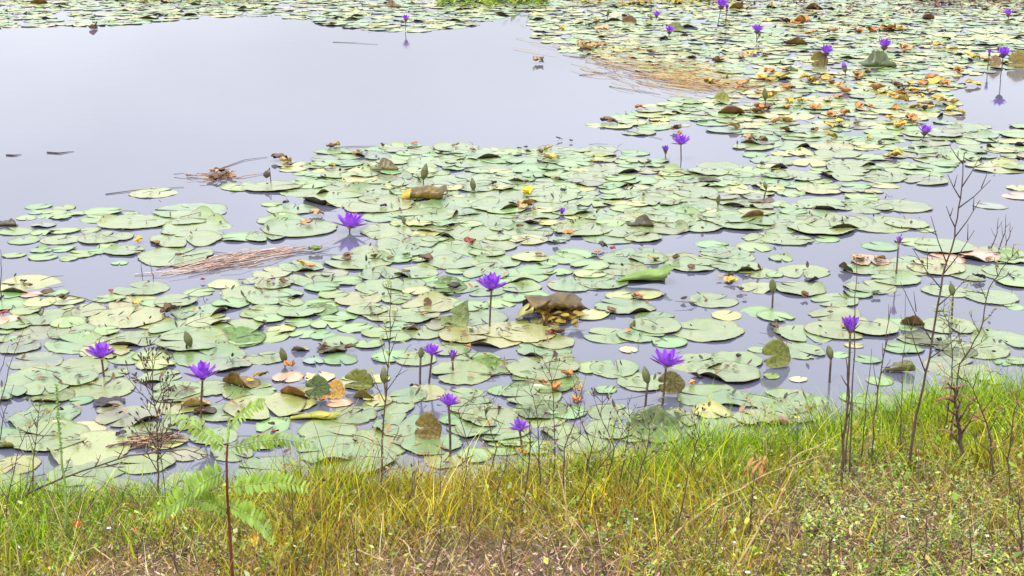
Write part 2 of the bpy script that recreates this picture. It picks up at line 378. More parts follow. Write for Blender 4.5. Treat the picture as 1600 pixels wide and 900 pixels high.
# tone: g green, y yellow-green, p pinkish cream, c cream, d dull grey green, s pale submerged, b bright fresh green
PADS = '''60,323,40 60,332,28 100,325,38 85,333,36 118,334,34 41,341,32 72,339,26 96,340,32 162,331,58 205,334,24 155,342,60 297,330,112
213,347,108 290,342,90 308,357,115 290,375,100 25,362,55 67,364,34 100,361,45 38,376,52 97,375,60 140,360,32 165,372,80 169,386,34 65,391,34 67,402,42
100,390,36 128,397,45 156,393,38 195,393,60 187,411,28 275,401,110 22,399,34 107,405,28 240,302,70,y 68,352,40,s 375,292,60 372,371,60
455,257,45,y 457,265,40,y 425,292,90 475,300,75 575,302,90 525,312,100 590,322,100 457,327,75 425,320,30 440,345,70 468,357,115 415,371,65
537,245,55 507,268,40,y 555,268,50,y 612,277,65,d 662,235,70 700,247,60 675,256,85 712,232,70 750,243,75 760,260,90 780,250,60 695,283,90 775,283,90
780,306,110 712,325,110 650,322,80 775,322,80 670,337,90 732,340,90 620,362,105 675,358,60 775,347,80 732,364,100 637,380,95 700,391,110 770,384,70
590,394,90 790,330,60
937,234,60 992,240,45 875,237,70 907,244,50 1025,251,45 820,252,60 870,250,60 825,265,60 955,265,90 875,272,60 925,278,80 862,285,60 960,287,60
812,280,50 917,302,45,d 1025,300,60 1000,307,75 1050,290,70 1087,302,70 850,295,70 862,308,80 875,320,80 940,335,80 905,350,70 1012,332,70 995,345,70,y
1050,340,90 1100,320,90 1100,340,80 1037,357,80 1087,352,90 1137,342,80 1162,350,90 975,362,80 912,360,90 887,355,50 825,362,80 825,375,60,y 950,372,80
1005,372,60 1112,382,50 1177,387,55 1132,396,75 995,397,70 900,397,60 1190,372,60 1112,280,90 1162,282,60 1125,262,70 1175,267,60
1225,227,80 1292,320,85 1355,325,75 1407,322,90 1275,338,80 1237,344,75 1215,355,80 1305,350,95 1280,357,100 1370,350,110 1417,350,70 1447,360,28
1230,375,75 1292,374,38 1257,377,30 1375,385,60 1425,378,50 1475,386,95 1562,395,70 1590,294,40,y 1590,307,50,p 1560,262,95,y 1590,262,50 1548,322,50,s
45,446,95,y 20,477,60 62,473,50,y 105,470,50,y 125,486,75,y 50,461,35,p 70,497,80 107,505,60 15,500,50,p 52,522,75,d 10,519,25 10,530,35 112,519,75
30,543,65,d 55,565,85,d 120,538,90 125,575,85 60,592,95 15,612,60 70,607,72 160,607,98 182,583,40 200,560,60 237,557,60 212,530,90 275,515,80
300,535,105 325,557,105 220,452,82 210,475,80,y 200,497,110,y 240,474,40 275,472,65 312,457,45 312,487,85 360,475,60 240,505,60,y 350,445,50,y
380,460,80 370,513,85,b 400,490,50 352,572,70,d
432,462,75 425,427,60,y 470,417,70 487,437,75 420,467,70 415,487,60 500,475,60,b 470,487,70 465,505,45 475,522,45 505,525,40 425,527,55 530,495,55
512,507,50 555,512,55 592,520,50 575,537,50 540,440,50 560,410,100 605,450,90 632,445,70 677,437,40,b 717,437,35 710,410,80 775,410,80 562,467,80,y
612,490,90,y 575,485,60 675,477,90,y 650,495,70 750,497,90 662,520,70 787,517,70,y 725,525,80,y 770,530,90,y 782,475,45 750,452,80 530,562,58
612,557,60 650,562,60 700,545,70 747,562,65,b 765,575,80 720,585,90 415,560,60 490,565,35,s 795,575,60
815,432,80,b 870,425,45,b 837,422,60 900,445,85 942,442,75 815,450,60 882,405,60 975,405,70 975,422,70 1012,405,60 1062,407,75 1082,415,80 1137,400,80
1150,417,75 1185,427,60 970,462,50,y 1012,462,50,y 1115,470,75 1182,487,50 1135,493,50,y 1185,450,60,y 975,480,90 925,492,60,y 1025,497,60
832,510,80,y 825,522,90,y 850,547,90 862,535,70,y 950,525,75 1000,525,70 1025,510,80 1105,517,105 1045,535,55 982,547,30,c 850,577,110 925,575,60
960,577,80 1087,567,85 1150,565,80 1137,580,80 1185,547,30 865,562,60
1220,404,40 1255,425,78 1355,420,75 1407,423,80 1420,410,60 1360,409,60,p 1400,438,72 1360,449,75 1340,460,45 1250,452,80 1305,470,70 1212,495,55
1210,430,30 1475,405,60,p 1530,402,60,p 1462,420,80,y 1525,427,90 1575,425,70 1575,405,60 1585,442,60 1482,455,75 1550,465,75 1585,480,30 1305,492,82
1307,517,90 1257,522,85 1360,512,85 1410,507,60 1482,510,85 1437,530,65 1245,548,85 1565,532,90 1475,535,60 1412,545,60 1537,550,75 1355,562,40
1312,555,30 1495,575,95,d 1567,567,30 1592,565,40 1335,540,28,y
12,617,60 67,652,110 10,680,55 75,685,115 132,672,70,c 140,702,125,y 25,727,70,y 140,735,120 175,640,45,d 200,652,90,d 127,627,35 275,632,85,y
275,612,80 325,607,70 350,645,75 390,612,80 415,637,120,y 462,632,60,y 512,675,95 520,705,110 605,690,110 607,635,80 637,620,60 662,615,70,y 725,617,60
737,635,70 785,610,50 625,665,90 675,695,90 712,655,50 725,667,60 770,672,110 790,700,60 765,655,80 555,720,120 590,592,40,y 832,587,60
830,620,90 840,650,90 835,700,60 805,690,60 887,645,60 945,609,40 1005,597,80 1140,585,95 1107,620,100 1145,625,70 955,645,70 955,672,80 985,680,60
1025,680,70 1112,645,60,y 1190,625,50 1130,675,110 875,675,60 1225,630,100 1262,627,60 1245,645,90 1337,622,50 1375,632,75 1247,593,28,c 1375,595,45
1440,625,70 1550,594,45 1205,588,28 450,590,50,p 590,628,45,y 555,598,60,y 530,630,40,p 500,590,45,c'''
pads = []      # (x, y world, radius, tone, px, py)
for tok in PADS.split():
    q = tok.split(','); x, y, wd = float(q[0]), float(q[1]), float(q[2]); tone = q[3] if len(q) > 3 else 'g'
    p = P(x, y); r = .5*wd*mpp(p)*1.06; pads.append([p.x, p.y, r, tone, x, y])
def inside(x, y, poly):
    c = False; n = len(poly); j = n-1
    for i in range(n):
        xi, yi = poly[i]; xj, yj = poly[j]
        if (yi > y) != (yj > y) and x < (xj-xi)*(y-yi)/(yj-yi)+xi: c = not c
        j = i
    return c
ZONES = [  # picture outline of each crowded patch, tries, smallest and largest radius (m), spacing
    ([(-400, -30), (2000, -30), (2000, 10), (860, 22), (820, 14), (760, 34), (700, 46), (620, 52), (560, 47), (500, 34), (420, 25), (300, 28), (220, 38), (100, 40), (0, 44), (-400, 44)], 9000, .07, .17, .55),
    ([(830, 22), (1700, 10), (1700, 80), (1580, 108), (1500, 120), (1480, 150), (1500, 180), (1460, 190), (1560, 196), (1700, 196), (1700, 248), (1510, 246), (1490, 262), (1480, 275), (1400, 300), (1340, 322),
      (1250, 330), (1190, 300), (1180, 235), (1150, 220), (1120, 198), (1090, 208), (1000, 208), (930, 196), (1000, 168), (1060, 152), (1150, 150), (1120, 132), (1040, 120), (950, 92), (880, 80), (840, 60)], 9000, .07, .15, .57),
    ([(440, 292), (520, 236), (640, 228), (830, 236), (880, 232), (990, 246), (1060, 268), (1190, 268), (1250, 330), (1160, 345), (1020, 360), (820, 380), (760, 400), (640, 396), (560, 300)], 7000, .06, .13, .62),
    ([(0, 455), (60, 455), (200, 470), (330, 455), (420, 420), (640, 400), (860, 395), (1060, 395), (940, 440), (800, 470), (780, 520), (560, 540), (430, 530), (300, 560), (250, 600), (60, 600), (0, 560)], 5000, .055, .12, .70),
    ([(0, 600), (250, 640), (700, 600), (860, 590), (900, 640), (1100, 660), (1290, 620), (1300, 660), (1000, 740), (0, 780)], 2000, .06, .12, .80)]
for poly, tries, rmin, rmax, sp in ZONES:
    ws = [P(x, y) for x, y in poly]; x0, x1 = min(p.x for p in ws), max(p.x for p in ws); y0, y1 = min(p.y for p in ws), max(p.y for p in ws)
    A = np.array([[p[0], p[1], p[2]] for p in pads])
    for _ in range(tries):
        x, y = rng.uniform(x0, x1), rng.uniform(y0, y1); px, py = to_px((x, y, 0))
        if not (-60 < px < 1660) or not inside(px, py, poly): continue
        r = rng.uniform(rmin, rmax)
        if np.any(np.hypot(A[:, 0]-x, A[:, 1]-y) < sp*(A[:, 2]+r)): continue
        tone = rng.choice('gggggggyydg' if py > 200 else 'gggggyyydyy')
        pads.append([x, y, r, tone, px, py]); A = np.vstack([A, [x, y, r]])
# stacking levels so that overlapping leaves lie on one another
lev = []
for i, p in enumerate(pads):
    taken = {lev[j] for j in range(i) if math.hypot(pads[j][0]-p[0], pads[j][1]-p[1]) < .92*(pads[j][2]+p[2])}
    k = 0
    while k in taken: k += 1
    lev.append(k)
TONES = {'g': (.128, .200, .055), 'y': (.25, .255, .07), 'p': (.42, .23, .15), 'c': (.45, .35, .14), 'd': (.125, .14, .08), 's': (.14, .17, .13), 'b': (.125, .225, .04)}
WORD = {'g': 'pale green', 'y': 'yellowish green', 'p': 'pinkish fading', 'c': 'cream yellow', 'd': 'dull grey green', 's': 'washed-out pale', 'b': 'fresh green'}
for p in pads: p.append(mpp((p[0], p[1], 0)))
order = sorted(range(len(pads)), key=lambda i: -pads[i][2]/pads[i][6]*(1 if -10 < pads[i][4] < 1610 and pads[i][5] < 780 else .1))
NEAR = set(order[:300])
def pad_colour(tone, r=rng):
    c = Vector(TONES[tone]); k = r.uniform(.84, 1.16); h = r.uniform(-.022, .034)
    return (max(.01, c.x*k+h), c.y*k, max(.01, c.z*k - h*.3))
PAD_JOBS = []
for i in sorted(NEAR):
    x, y, r, tone, px, py, _ = pads[i]
    PAD_JOBS.append((i, x, y, r, tone, px, py))
def build_pads():
    zones = {}
    for i, x, y, r, tone, px, py in PAD_JOBS:
        o = bpy.data.objects.new('lily_pad', TEMPL[rng.randrange(len(TEMPL))]); C.objects.link(o)
        o.location = (x, y, .0022 + .0026*lev[i] + r*.006)
        o.scale = (r, r, r*rng.uniform(.8, 1.3))
        o.rotation_euler = (rad(rng.gauss(0, .8)), rad(rng.gauss(0, .7)), rng.uniform(0, 6.28))
        o.color = (*pad_colour(tone), 1)
        size = 'large' if r > .155 else ('small' if r < .095 else 'mid-sized')
        far = {True: 'small pale lily pad floating amid the crowded pads at the pond centre', False: 'pale lily pad floating in the crowd near the grassy bank'}[py < 430]
        lab = place_label(f'{size} {WORD[tone]} lily pad', px, py, far)
        tag(o, lab, 'lily pad', 'lily pads floating on the pond')
def build_far_pads():
    rest = [i for i in range(len(pads)) if i not in NEAR]
    tpl = []
    for s in range(6):
        V, F, mi = pad_mesh('p', 300+s, rim=.05, wave=.02, rings=(0, .7, 1.0), seg=18, thick=.02)
        tpl.append((np.array(V), np.array(F), np.array(mi)))
    VV, FF, MM, CC = [], [], [], []; n = 0
    for i in rest:
        x, y, r, tone, px, py, _ = pads[i]; V, F, mi = tpl[rng.randrange(6)]
        a = rng.uniform(0, 6.28); R = np.array([[math.cos(a), -math.sin(a), 0], [math.sin(a), math.cos(a), 0], [0, 0, 1]])
        v = V*[1, 1, rng.choice([.5, .8, 1.3])]; v = v@R.T*r
        v[:, 2] += v[:, 1]*rng.gauss(0, .02) + v[:, 0]*rng.gauss(0, .015)
        v += [x, y, .002+.0022*lev[i]+r*.006]
        VV.append(v); FF.append(F+n); MM.append(mi); n += len(v); CC.append(np.tile(pad_colour(tone), (len(v), 1)))
    me = np_mesh('far_lily_pads', np.vstack(VV), np.vstack(FF), np.vstack(CC), mi=np.concatenate(MM))
    o = link('far_lily_pads', me, None, [M_PADF, M_UNDER])
    tag(o, 'mass of small distant lily pads covering the far end of the pond', 'lily pads', kind='stuff')

# ------------------------------------------------------------------ water lilies
VIO = [(.30, .035, .66), (.42, .10, .80), (.20, .02, .48)]
def petal_mesh(name, ln, wd, curve, seed, base_c, tip_c):
    mb = MB(); r = random.Random(seed); seg = 7; V = []; Ccol = []
    for i in range(seg+1):
        t = i/seg; ww = wd*.5*(math.sin(math.pi*(.10+.86*t))**.75 if i < seg else .06)
        z = curve*ln*t*t; x = ln*t*(1-.12*curve*t)
        for k, u in enumerate((-1, -.5, 0, .5, 1)):
            V.append((x, u*ww, z + .35*ww*u*u)); c = [base_c[j]*(1-t)+tip_c[j]*t for j in range(3)]
            g = 1 - .18*(1-abs(u)); Ccol.append([q*g for q in c])
    F = [(i*5+k, i*5+k+1, (i+1)*5+k+1, (i+1)*5+k) for i in range(seg) for k in range(4)]
    return np_mesh(name, V, F, np.array(Ccol))
PETALS = [petal_mesh('petal', 1, .33, c, i, (.50, .24, .86), VIO[i % 3]) for i, c in enumerate((.10, .22, .34, .05))]
SEPAL = petal_mesh('sepal', 1, .30, .12, 9, (.16, .12, .07), (.22, .08, .26))
for m_ in PETALS+[SEPAL]: m_.materials.append(M_PETAL)
def stamens(parent, R):
    mb = MB()
    for k in range(22):
        a = k*2.4; q = .16*R*math.sqrt(k/22)
        mb.tube([(q*math.cos(a), q*math.sin(a), .03*R), (q*1.5*math.cos(a), q*1.5*math.sin(a), .30*R), (q*1.1*math.cos(a), q*1.1*math.sin(a), .40*R)], .022*R, .012*R, 4)
    mb.lathe((0, 0, 0), (0, 0, 1), [(-.12*R, .03*R), (-.06*R, .12*R), (.02*R, .17*R), (.08*R, .12*R)], 8)
    return mb.obj('stamens', [M_STAMEN], parent)
def curve_pts(a, b, bow, n=7):
    a, b = Vector(a), Vector(b); return [a.lerp(b, t/n) + Vector(bow)*math.sin(math.pi*t/n) for t in range(n+1)]
def flower(cx, cy, wpx, base, openness, label, ref, tilt=0, detail=True, group='violet water lilies'):
    bx, by = base; B = P(bx, by); head = at_Y(cx, cy, B.y); k = mpp(head); R = .60*wpx*k
    head.z = max(head.z - .36*R, .012)
    root = empty('water_lily', (B.x, B.y, 0)); tag(root, label, 'water lily', group)
    if ref: LM.append((ref, cx, cy))
    hr = head - Vector((B.x, B.y, 0))
    mb = MB(); mb.tube(curve_pts((0, 0, -.12), hr, (rng.uniform(-.008, .008), 0, 0)), .0042 if detail else .0048, .0036 if detail else .0045, 7); mb.obj('stem', [M_STEM], root)
    hd = Vector(hr); q = rng.uniform(0, 6.28)
    tl = Euler((rad(rng.uniform(-4, 16)), rad(tilt+rng.uniform(-7, 7)), 0)).to_matrix().to_4x4()
    el = lambda e: rad(e*openness + 84*(1-openness))
    whorls = [(7, 16, 1.0, 0), (7, 34, .97, 2), (6, 54, .86, 1), (4, 70, .7, 1)]
    def put(me, name, a, e, s, wsc=1.0):
        o = bpy.data.objects.new(name, me); C.objects.link(o); o.parent = root
        M = Matrix.Translation(hd) @ tl @ Matrix.Rotation(a, 4, 'Z') @ Matrix.Translation((.04*R, 0, 0)) @ Matrix.Rotation(-e, 4, 'Y') @ Matrix.Diagonal((s*R/max(.55, math.cos(rad(14*openness+60*(1-openness))))*.97, s*R*wsc, s*R, 1))
        o.matrix_local = M; return o
    if detail:
        for wi, (n, e, s, mi) in enumerate(whorls):
            for j in range(n):
                put(PETALS[(mi+j) % 4], 'petal', q+wi*.45+j*2*math.pi/n+rng.uniform(-.09, .09), el(e+rng.uniform(-5, 5)), s*rng.uniform(.92, 1.04), 1.05)
        for j in range(4): put(SEPAL, 'sepal', q+.3+j*math.pi/2, el(6+rng.uniform(-6, 6)), 1.02, 1.1)
        st = stamens(root, R); st.matrix_local = Matrix.Translation(hd) @ tl
    else:
        VV, FF, CC, n0 = [], [], [], 0
        for wi, (n, e, s, mi) in enumerate(whorls[:3]):
            for j in range(n):
                me = PETALS[(mi+j) % 4]; nv = len(me.vertices); co = np.empty(nv*3, np.float32); me.vertices.foreach_get('co', co); co = co.reshape(-1, 3)
                cc = np.empty(nv*4, np.float32); me.color_attributes['tint'].data.foreach_get('color', cc)
                e2 = el(e); a = q+wi*.45+j*2*math.pi/n
                M = tl @ Matrix.Rotation(a, 4, 'Z') @ Matrix.Rotation(-e2, 4, 'Y'); M = np.array(M)[:3, :3]
                s2 = s*R/max(.55, math.cos(rad(14*openness+60*(1-openness))))
                v = (co*[s2, s*R*1.3, s*R])@M.T + np.array(hd); VV.append(v); CC.append(cc.reshape(-1, 4)[:, :3])
                fr = np.array([list(p.vertices) for p in me.polygons]); FF.append(fr+n0); n0 += nv
        o = link('petals', np_mesh('petals', np.vstack(VV), np.vstack(FF), np.vstack(CC)), root, [M_PETAL])
        mb = MB(); mb.lathe(hd, (0, 0, 1), [(-.3*R, .05*R), (-.12*R, .25*R), (.1*R, .42*R)], 8); mb.obj('calyx', [M_STEM], root)
    return root
FL = [  # cx, cy, width, stem foot, openness, label, ref, tilt, detail
 (546, 345, 48, (549, 362), .95, 'open violet water lily sitting low on open water above its dark reflection', 'the low violet lily mirrored in water', 0, 1),
 (768, 443, 44, (765, 512), .78, 'violet water lily on a tall stem between the pointed folded pad and crumpled brown pad', 'the tall mid-pond violet lily', 0, 1),
 (158, 550, 44, (166, 590), .80, 'violet water lily with pink lower sepals on a leaning stem near the left side', 'the violet lily with leaning stem', -6, 1),
 (316, 582, 48, (314, 655), .82, 'bright violet water lily on a dark stem right of the twiggy weed, above torn pads', 'the violet lily above torn yellow pads', 0, 1),
 (675, 548, 30, (664, 598), .85, 'small violet water lily leaning beside two brown buds', 'the small leaning violet lily', 10, 1),
 (707, 560, 22, (704, 582), .28, 'half-open pale violet water lily standing in front of a green domed pad', 'the half-open pale violet lily', 0, 1),
 (701, 627, 34, (700, 712), .85, 'pale violet water lily on a long thin stem over the striped brown pad', 'the long-stemmed pale violet lily', 0, 1),
 (812, 666, 32, (816, 718), .85, 'pale violet water lily nearest the grassy bank', 'the pale lily nearest the bank', 0, 1),
 (1041, 562, 52, (1031, 636), .88, 'wide violet water lily on a curved stem in front of an upright olive pad', 'the wide violet lily', 4, 1),
 (1329, 512, 38, (1322, 628), .48, 'cup-shaped deep violet water lily on the tallest stem among reeds near the bank', 'the cup-shaped violet lily', 0, 1),
 (1404, 380, 17, (1398, 431), .25, 'narrow violet water lily barely open, alone over open water', 'the narrow barely open lily', 0, 1),
 (1064, 219, 30, (1064, 250), .9, 'flat-topped violet water lily on a stem over open water', 'the flat-topped violet lily', 0, 1),
 (1040, 237, 17, (1041, 248), .3, 'small cup-shaped violet water lily close beside the flat-topped one', 'the small violet cup', 0, 1),
 (1445, 203, 25, (1444, 218), .85, 'violet water lily among the orange dead leaves', 'the violet lily by orange leaves', 8, 0),
 (1382, 69, 26, (1376, 98), .8, 'violet water lily on a bent stem behind the orange dead leaves', 'the far bent-stem lily', 0, 0),
 (1291, 79, 25, (1287, 105), .75, 'violet water lily standing over an upright olive pad', 'the lily over the olive pad', 0, 0),
 (1183, 45, 22, (1183, 66), .85, 'far violet water lily with a short stem and a fading stalk beside it', 'the far short-stem lily', 0, 0),
 (1046, 47, 18, (1046, 57), .75, 'far violet water lily with a dark reflection near an upright green pad', 'the far lily with dark reflection', 0, 0),
 (1026, 22, 14, (1026, 30), .85, 'tiny far violet water lily floating on open water', 'the tiny floating far lily', 0, 0),
 (1127, 6, 24, (1120, 38), .8, 'tall violet water lily at the far top of the pond', 'the tall far lily', 0, 0),
 (1136, 14, 11, (1132, 38), .3, 'closing violet water lily just beside the tall far one', None, 0, 0),
 (1568, 81, 25, (1561, 119), .85, 'violet water lily on a tall stem beside a brown upright pad at the right edge', 'the tall lily at right edge', 0, 0),
 (1546, 83, 12, (1543, 108), .3, 'narrow half-closed violet water lily left of the tall one at the right edge', None, 0, 0),
 (1576, 20, 18, (1576, 30), .8, 'violet water lily among brown litter at the far right corner', 'the lily in brown litter', 0, 0),
 (634, 28, 15, (634, 48), .8, 'lone far violet water lily beyond the open water', 'the lone far lily', 0, 0),
 (878, 331, 13, (878, 335), .8, 'very small violet blossom lying low among the pads at mid pond', 'the very small violet blossom', 0, 0),
]
for f in FL: flower(*f[:8], detail=bool(f[8]))

BUD_PROF = [(-.04, .05), (0, .16), (.15, .36), (.4, .46), (.65, .36), (.88, .16), (1, .02)]
def bud(tx, ty, hpx, base, label, ref=None, col=None, violet=False, wfac=1.0, group='closed lily buds'):
    B = P(*base); top = at_Y(tx, ty, B.y); k = mpp(top); hb = hpx*k; root = empty('lily_bud', (B.x, B.y, 0)); tag(root, label, 'lily bud', group)
    if ref: LM.append((ref, tx, ty))
    bot = top - Vector((0, 0, hb)); hr = bot - Vector((B.x, B.y, 0))
    if hr.z > .005:
        mb = MB(); mb.tube(curve_pts((0, 0, -.1), hr, (rng.uniform(-.008, .008), 0, 0)), .0045, .0038, 6); mb.obj('stem', [M_STEM], root)
    ax = Vector((rng.uniform(-.3, .3), rng.uniform(-.2, .2), 1))
    mb = MB(); mb.lathe(hr, ax, [(a*hb, r*hb*rng.uniform(.48, .56)*wfac) for a, r in BUD_PROF], 10); o = mb.obj('bud', [M_BUD], root)
    if violet:
        mb = MB(); mb.lathe(hr+ax.normalized()*hb*.5, ax, [(0, .26*hb), (.3*hb, .2*hb), (.62*hb, .03*hb)], 8, c=(.25, .1, .6)); mb.obj('petal_tip', [M_PETAL], root, col=True)
    return root
BUDS = [(296, 514, 28, (296, 545), 'green-brown lily bud standing in a dark torn gap between pads', 'the bud in the dark gap'),
 (1013, 572, 28, (1010, 635), 'olive lily bud on a straight stem left of the wide violet lily', 'the olive straight-stem bud'),
 (600, 572, 28, (599, 622), 'brown lily bud standing behind the tall branching dry weed', None),
 (657, 540, 20, (658, 600), 'brown oval lily bud left of the small leaning violet lily', None),
 (661, 254, 26, (663, 290), 'greenish lily bud rising behind the rolled brown pad with a yellow end', 'the bud behind the rolled pad'),
 (740, 277, 20, (738, 298), 'short lily bud standing on open water beside its reflection', 'the short mirrored bud'),
 (1122, 302, 16, (1122, 322), 'thin dark lily bud upright among the crowded flat pads', 'the thin dark bud'),
 (1198, 282, 14, (1193, 312), 'small dark lily bud above the brown wing-shaped pad', None),
 (1300, 538, 24, (1298, 598), 'dark lily bud on a short stem left of the cup-shaped violet lily', 'the dark bud in open water'),
 (1491, 440, 22, (1489, 500), 'slim olive lily bud beside the tallest bare weed', 'the slim bud by bare weed'),
 (1197, 136, 20, (1192, 170), 'pinkish lily bud with a crooked stem among yellow dead leaves', 'the crooked-stem bud'),
 (631, 336, 14, (630, 352), 'stubby lily bud resting on pads right of the low mirrored lily', 'the stubby bud'),
 (444, 540, 26, (443, 570), 'thin dark lily bud behind the torn yellow pads', 'the thin bud near torn pads'),
 (1136, 115, 8, (1136, 124), 'tiny far lily bud behind the floating straw', None),
 (1018, 22, 10, (1018, 32), 'tiny dark far bud near the tiny floating lily', None),
 (950, 14, 10, (945, 32), 'slender far bud on a thin stalk beyond the open water', None),
 (987, 497, 18, (985, 512), 'small brown bud standing on a pad before open water', 'the small brown bud'),
 (1209, 432, 26, (1206, 480), 'pink-red pointed bud on a short stalk', 'the pink-red pointed bud')]
for b_ in BUDS: 
    o = bud(*b_)
bud(1322, 97, 16, (1321, 120), 'violet-tipped far bud right of the lily over the olive pad', None, violet=True)
bud(1186, 48, 0.1+8, (1178, 64), 'faded far bud right of the far short-stem lily', None)
# drooping seed head
B = P(424, 287); root = empty('seed_head', B); tag(root, 'dark drooping lily seed head on a bent stalk beside the brown leaf heap', 'seed head')
LM.append(('the drooping dark seed head', 418, 272))
t1 = at_Y(421, 262, B.y)-B; t2 = at_Y(417, 270, B.y)-B
mb = MB(); mb.tube([(0, 0, -.05), t1*.6, t1, (t1+t2)/2, t2], .003, .003, 6); mb.obj('stem', [M_TWIG], root)
mb = MB(); mb.lathe(t2+Vector((0, 0, .012)), (-.1, 0, -1), [(0, .006), (.012, .018), (.03, .02), (.042, .006)], 9); mb.obj('pod', [M_TWIG], root)

# ------------------------------------------------------------------ curled, folded and standing pads
def bendv(s, R, amax):
    if s <= 0: return s, 0.
    a = s/R
    if a <= amax: return R*math.sin(a), R*(1-math.cos(a))
    e = s - R*amax; return R*math.sin(amax)+e*math.cos(amax), R*(1-math.cos(amax))+e*math.sin(amax)
M_CTOP = simple('curled_pad_face', (0, 0, 0), .4, 22, .35, .22, objcol=True, bmp=.8, blotch=(1.35, 1.35, .9))
UND = {}
def veined(name, col, objcol):
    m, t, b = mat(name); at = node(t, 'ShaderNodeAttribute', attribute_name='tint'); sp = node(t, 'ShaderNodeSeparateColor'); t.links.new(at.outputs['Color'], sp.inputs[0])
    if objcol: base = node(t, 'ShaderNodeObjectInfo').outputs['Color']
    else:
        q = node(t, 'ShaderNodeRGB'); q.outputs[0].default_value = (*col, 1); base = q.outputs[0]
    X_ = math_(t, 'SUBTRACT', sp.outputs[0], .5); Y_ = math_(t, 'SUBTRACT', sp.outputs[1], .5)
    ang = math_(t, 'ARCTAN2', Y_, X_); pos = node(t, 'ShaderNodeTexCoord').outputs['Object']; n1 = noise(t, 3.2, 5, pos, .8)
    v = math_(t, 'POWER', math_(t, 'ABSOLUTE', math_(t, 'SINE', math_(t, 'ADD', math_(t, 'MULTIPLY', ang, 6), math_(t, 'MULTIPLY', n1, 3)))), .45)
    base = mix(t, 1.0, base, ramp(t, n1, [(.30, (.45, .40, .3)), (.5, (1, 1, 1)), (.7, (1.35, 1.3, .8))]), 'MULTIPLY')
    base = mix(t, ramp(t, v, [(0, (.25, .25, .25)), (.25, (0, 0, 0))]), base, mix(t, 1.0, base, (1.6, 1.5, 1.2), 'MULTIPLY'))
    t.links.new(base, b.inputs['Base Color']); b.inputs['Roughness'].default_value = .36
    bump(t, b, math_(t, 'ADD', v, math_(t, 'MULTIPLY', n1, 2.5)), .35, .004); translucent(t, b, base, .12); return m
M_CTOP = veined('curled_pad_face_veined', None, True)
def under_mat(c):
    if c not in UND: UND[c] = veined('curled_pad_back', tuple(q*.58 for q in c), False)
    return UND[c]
def curled(x, y, wpx, lift, kind, rz, top, und, label, ref=None, cat='lily pad', ang=None, sail=0, name='curled_lily_pad', z=.006):
    """x,y: foot of the standing portion; lift: its height in photograph pixels; kind: near / far / both / disc / crumple"""
    p = P(x, y); k = mpp(p); r = .5*wpx*k; h = lift*k; rr = random.Random(int(x*7+y))
    V, F, mi = pad_mesh(name, int(x), rim=0, wave=.02, thick=.014, dents=2, rings=(0, .2, .35, .5, .62, .74, .86, 1.0), seg=64)
    out = []; am = rad(ang or {'near': 78, 'far': 72, 'both': 75, 'disc': 75, 'crumple': 100, 'roll': 200, 'fold': 150}[kind])
    R = {'near': .22, 'far': .25, 'both': .2, 'disc': .12, 'crumple': .26, 'roll': .26, 'fold': .10}[kind]
    hl = min(1.9, h/r)
    UV = [(vx*.5+.5, vy*.5+.5, 0) for vx, vy, vz in V]
    for vx, vy, vz in V:
        s = 1.0
        if kind in ('near', 'both', 'roll', 'crumple', 'fold'):
            y0 = 1 - (hl if kind in ('near', 'both', 'crumple') else (1.5 if kind == 'roll' else 1.0))
            q = -vy - y0
            Rv = R*(1+.6*vx) if kind == 'roll' else R*(1+.3*vx)
            amv = am*(1+(.05 if kind == 'roll' else .2)*math.sin(3.3*vx+y)+.05*math.sin(9*vx))
            a, b = bendv(q + .05*math.sin(4*vx+x), max(.07, Rv), amv) if q > 0 else (q, 0)
            nz_ = b + vz*math.cos(min(max(q, 0)/R, am)); vy2 = -(y0 + a) + vz*math.sin(min(max(q, 0)/R, am)); vy, vz = vy2, nz_
        if kind in ('far', 'both', 'disc'):
            y0 = 1 - (hl if kind != 'disc' else min(1.85, hl/.95)); q = vy - y0
            if q > 0:
                a, b = bendv(q, R, am); tt = min(q/R, am); vy, vz = y0 + a - vz*math.sin(tt), b + vz*math.cos(tt)
        if sail and vz > 0:
            fr = min(1, vz/(hl*.95)); vx = vx*(1-.9*fr) + sail*fr
        if kind == 'crumple': vz += .05*math.sin(7*vx+2)*math.sin(5*vy+1); vy += .06*math.sin(9*vx+3*vz)
        vz += .05*math.sin(4*vx+1.3)*max(0, vz)
        out.append((vx, vy, vz))
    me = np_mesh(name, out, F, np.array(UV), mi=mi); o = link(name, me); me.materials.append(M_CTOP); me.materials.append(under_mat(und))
    off = {'near': 1-hl, 'both': 1-hl, 'crumple': 0.2, 'roll': .3, 'fold': 0, 'far': -(1-hl), 'disc': -(1-min(1.85, hl))}[kind]
    o.scale = (r, r, r); o.rotation_euler = (0, 0, rad(rz)); c, s_ = math.cos(rad(rz)), math.sin(rad(rz))
    o.location = (p.x - off*r*s_*1, p.y + off*r*c, z)
    o.color = (*[q*.62 for q in top], 1); tag(o, label, cat, 'curled and folded lily pads')
    if ref: LM.append((ref, x, y-lift/2))
    return o
OLV, BRN, GRN, YLW = (.20, .22, .04), (.20, .085, .02), (.17, .26, .07), (.55, .42, .06)
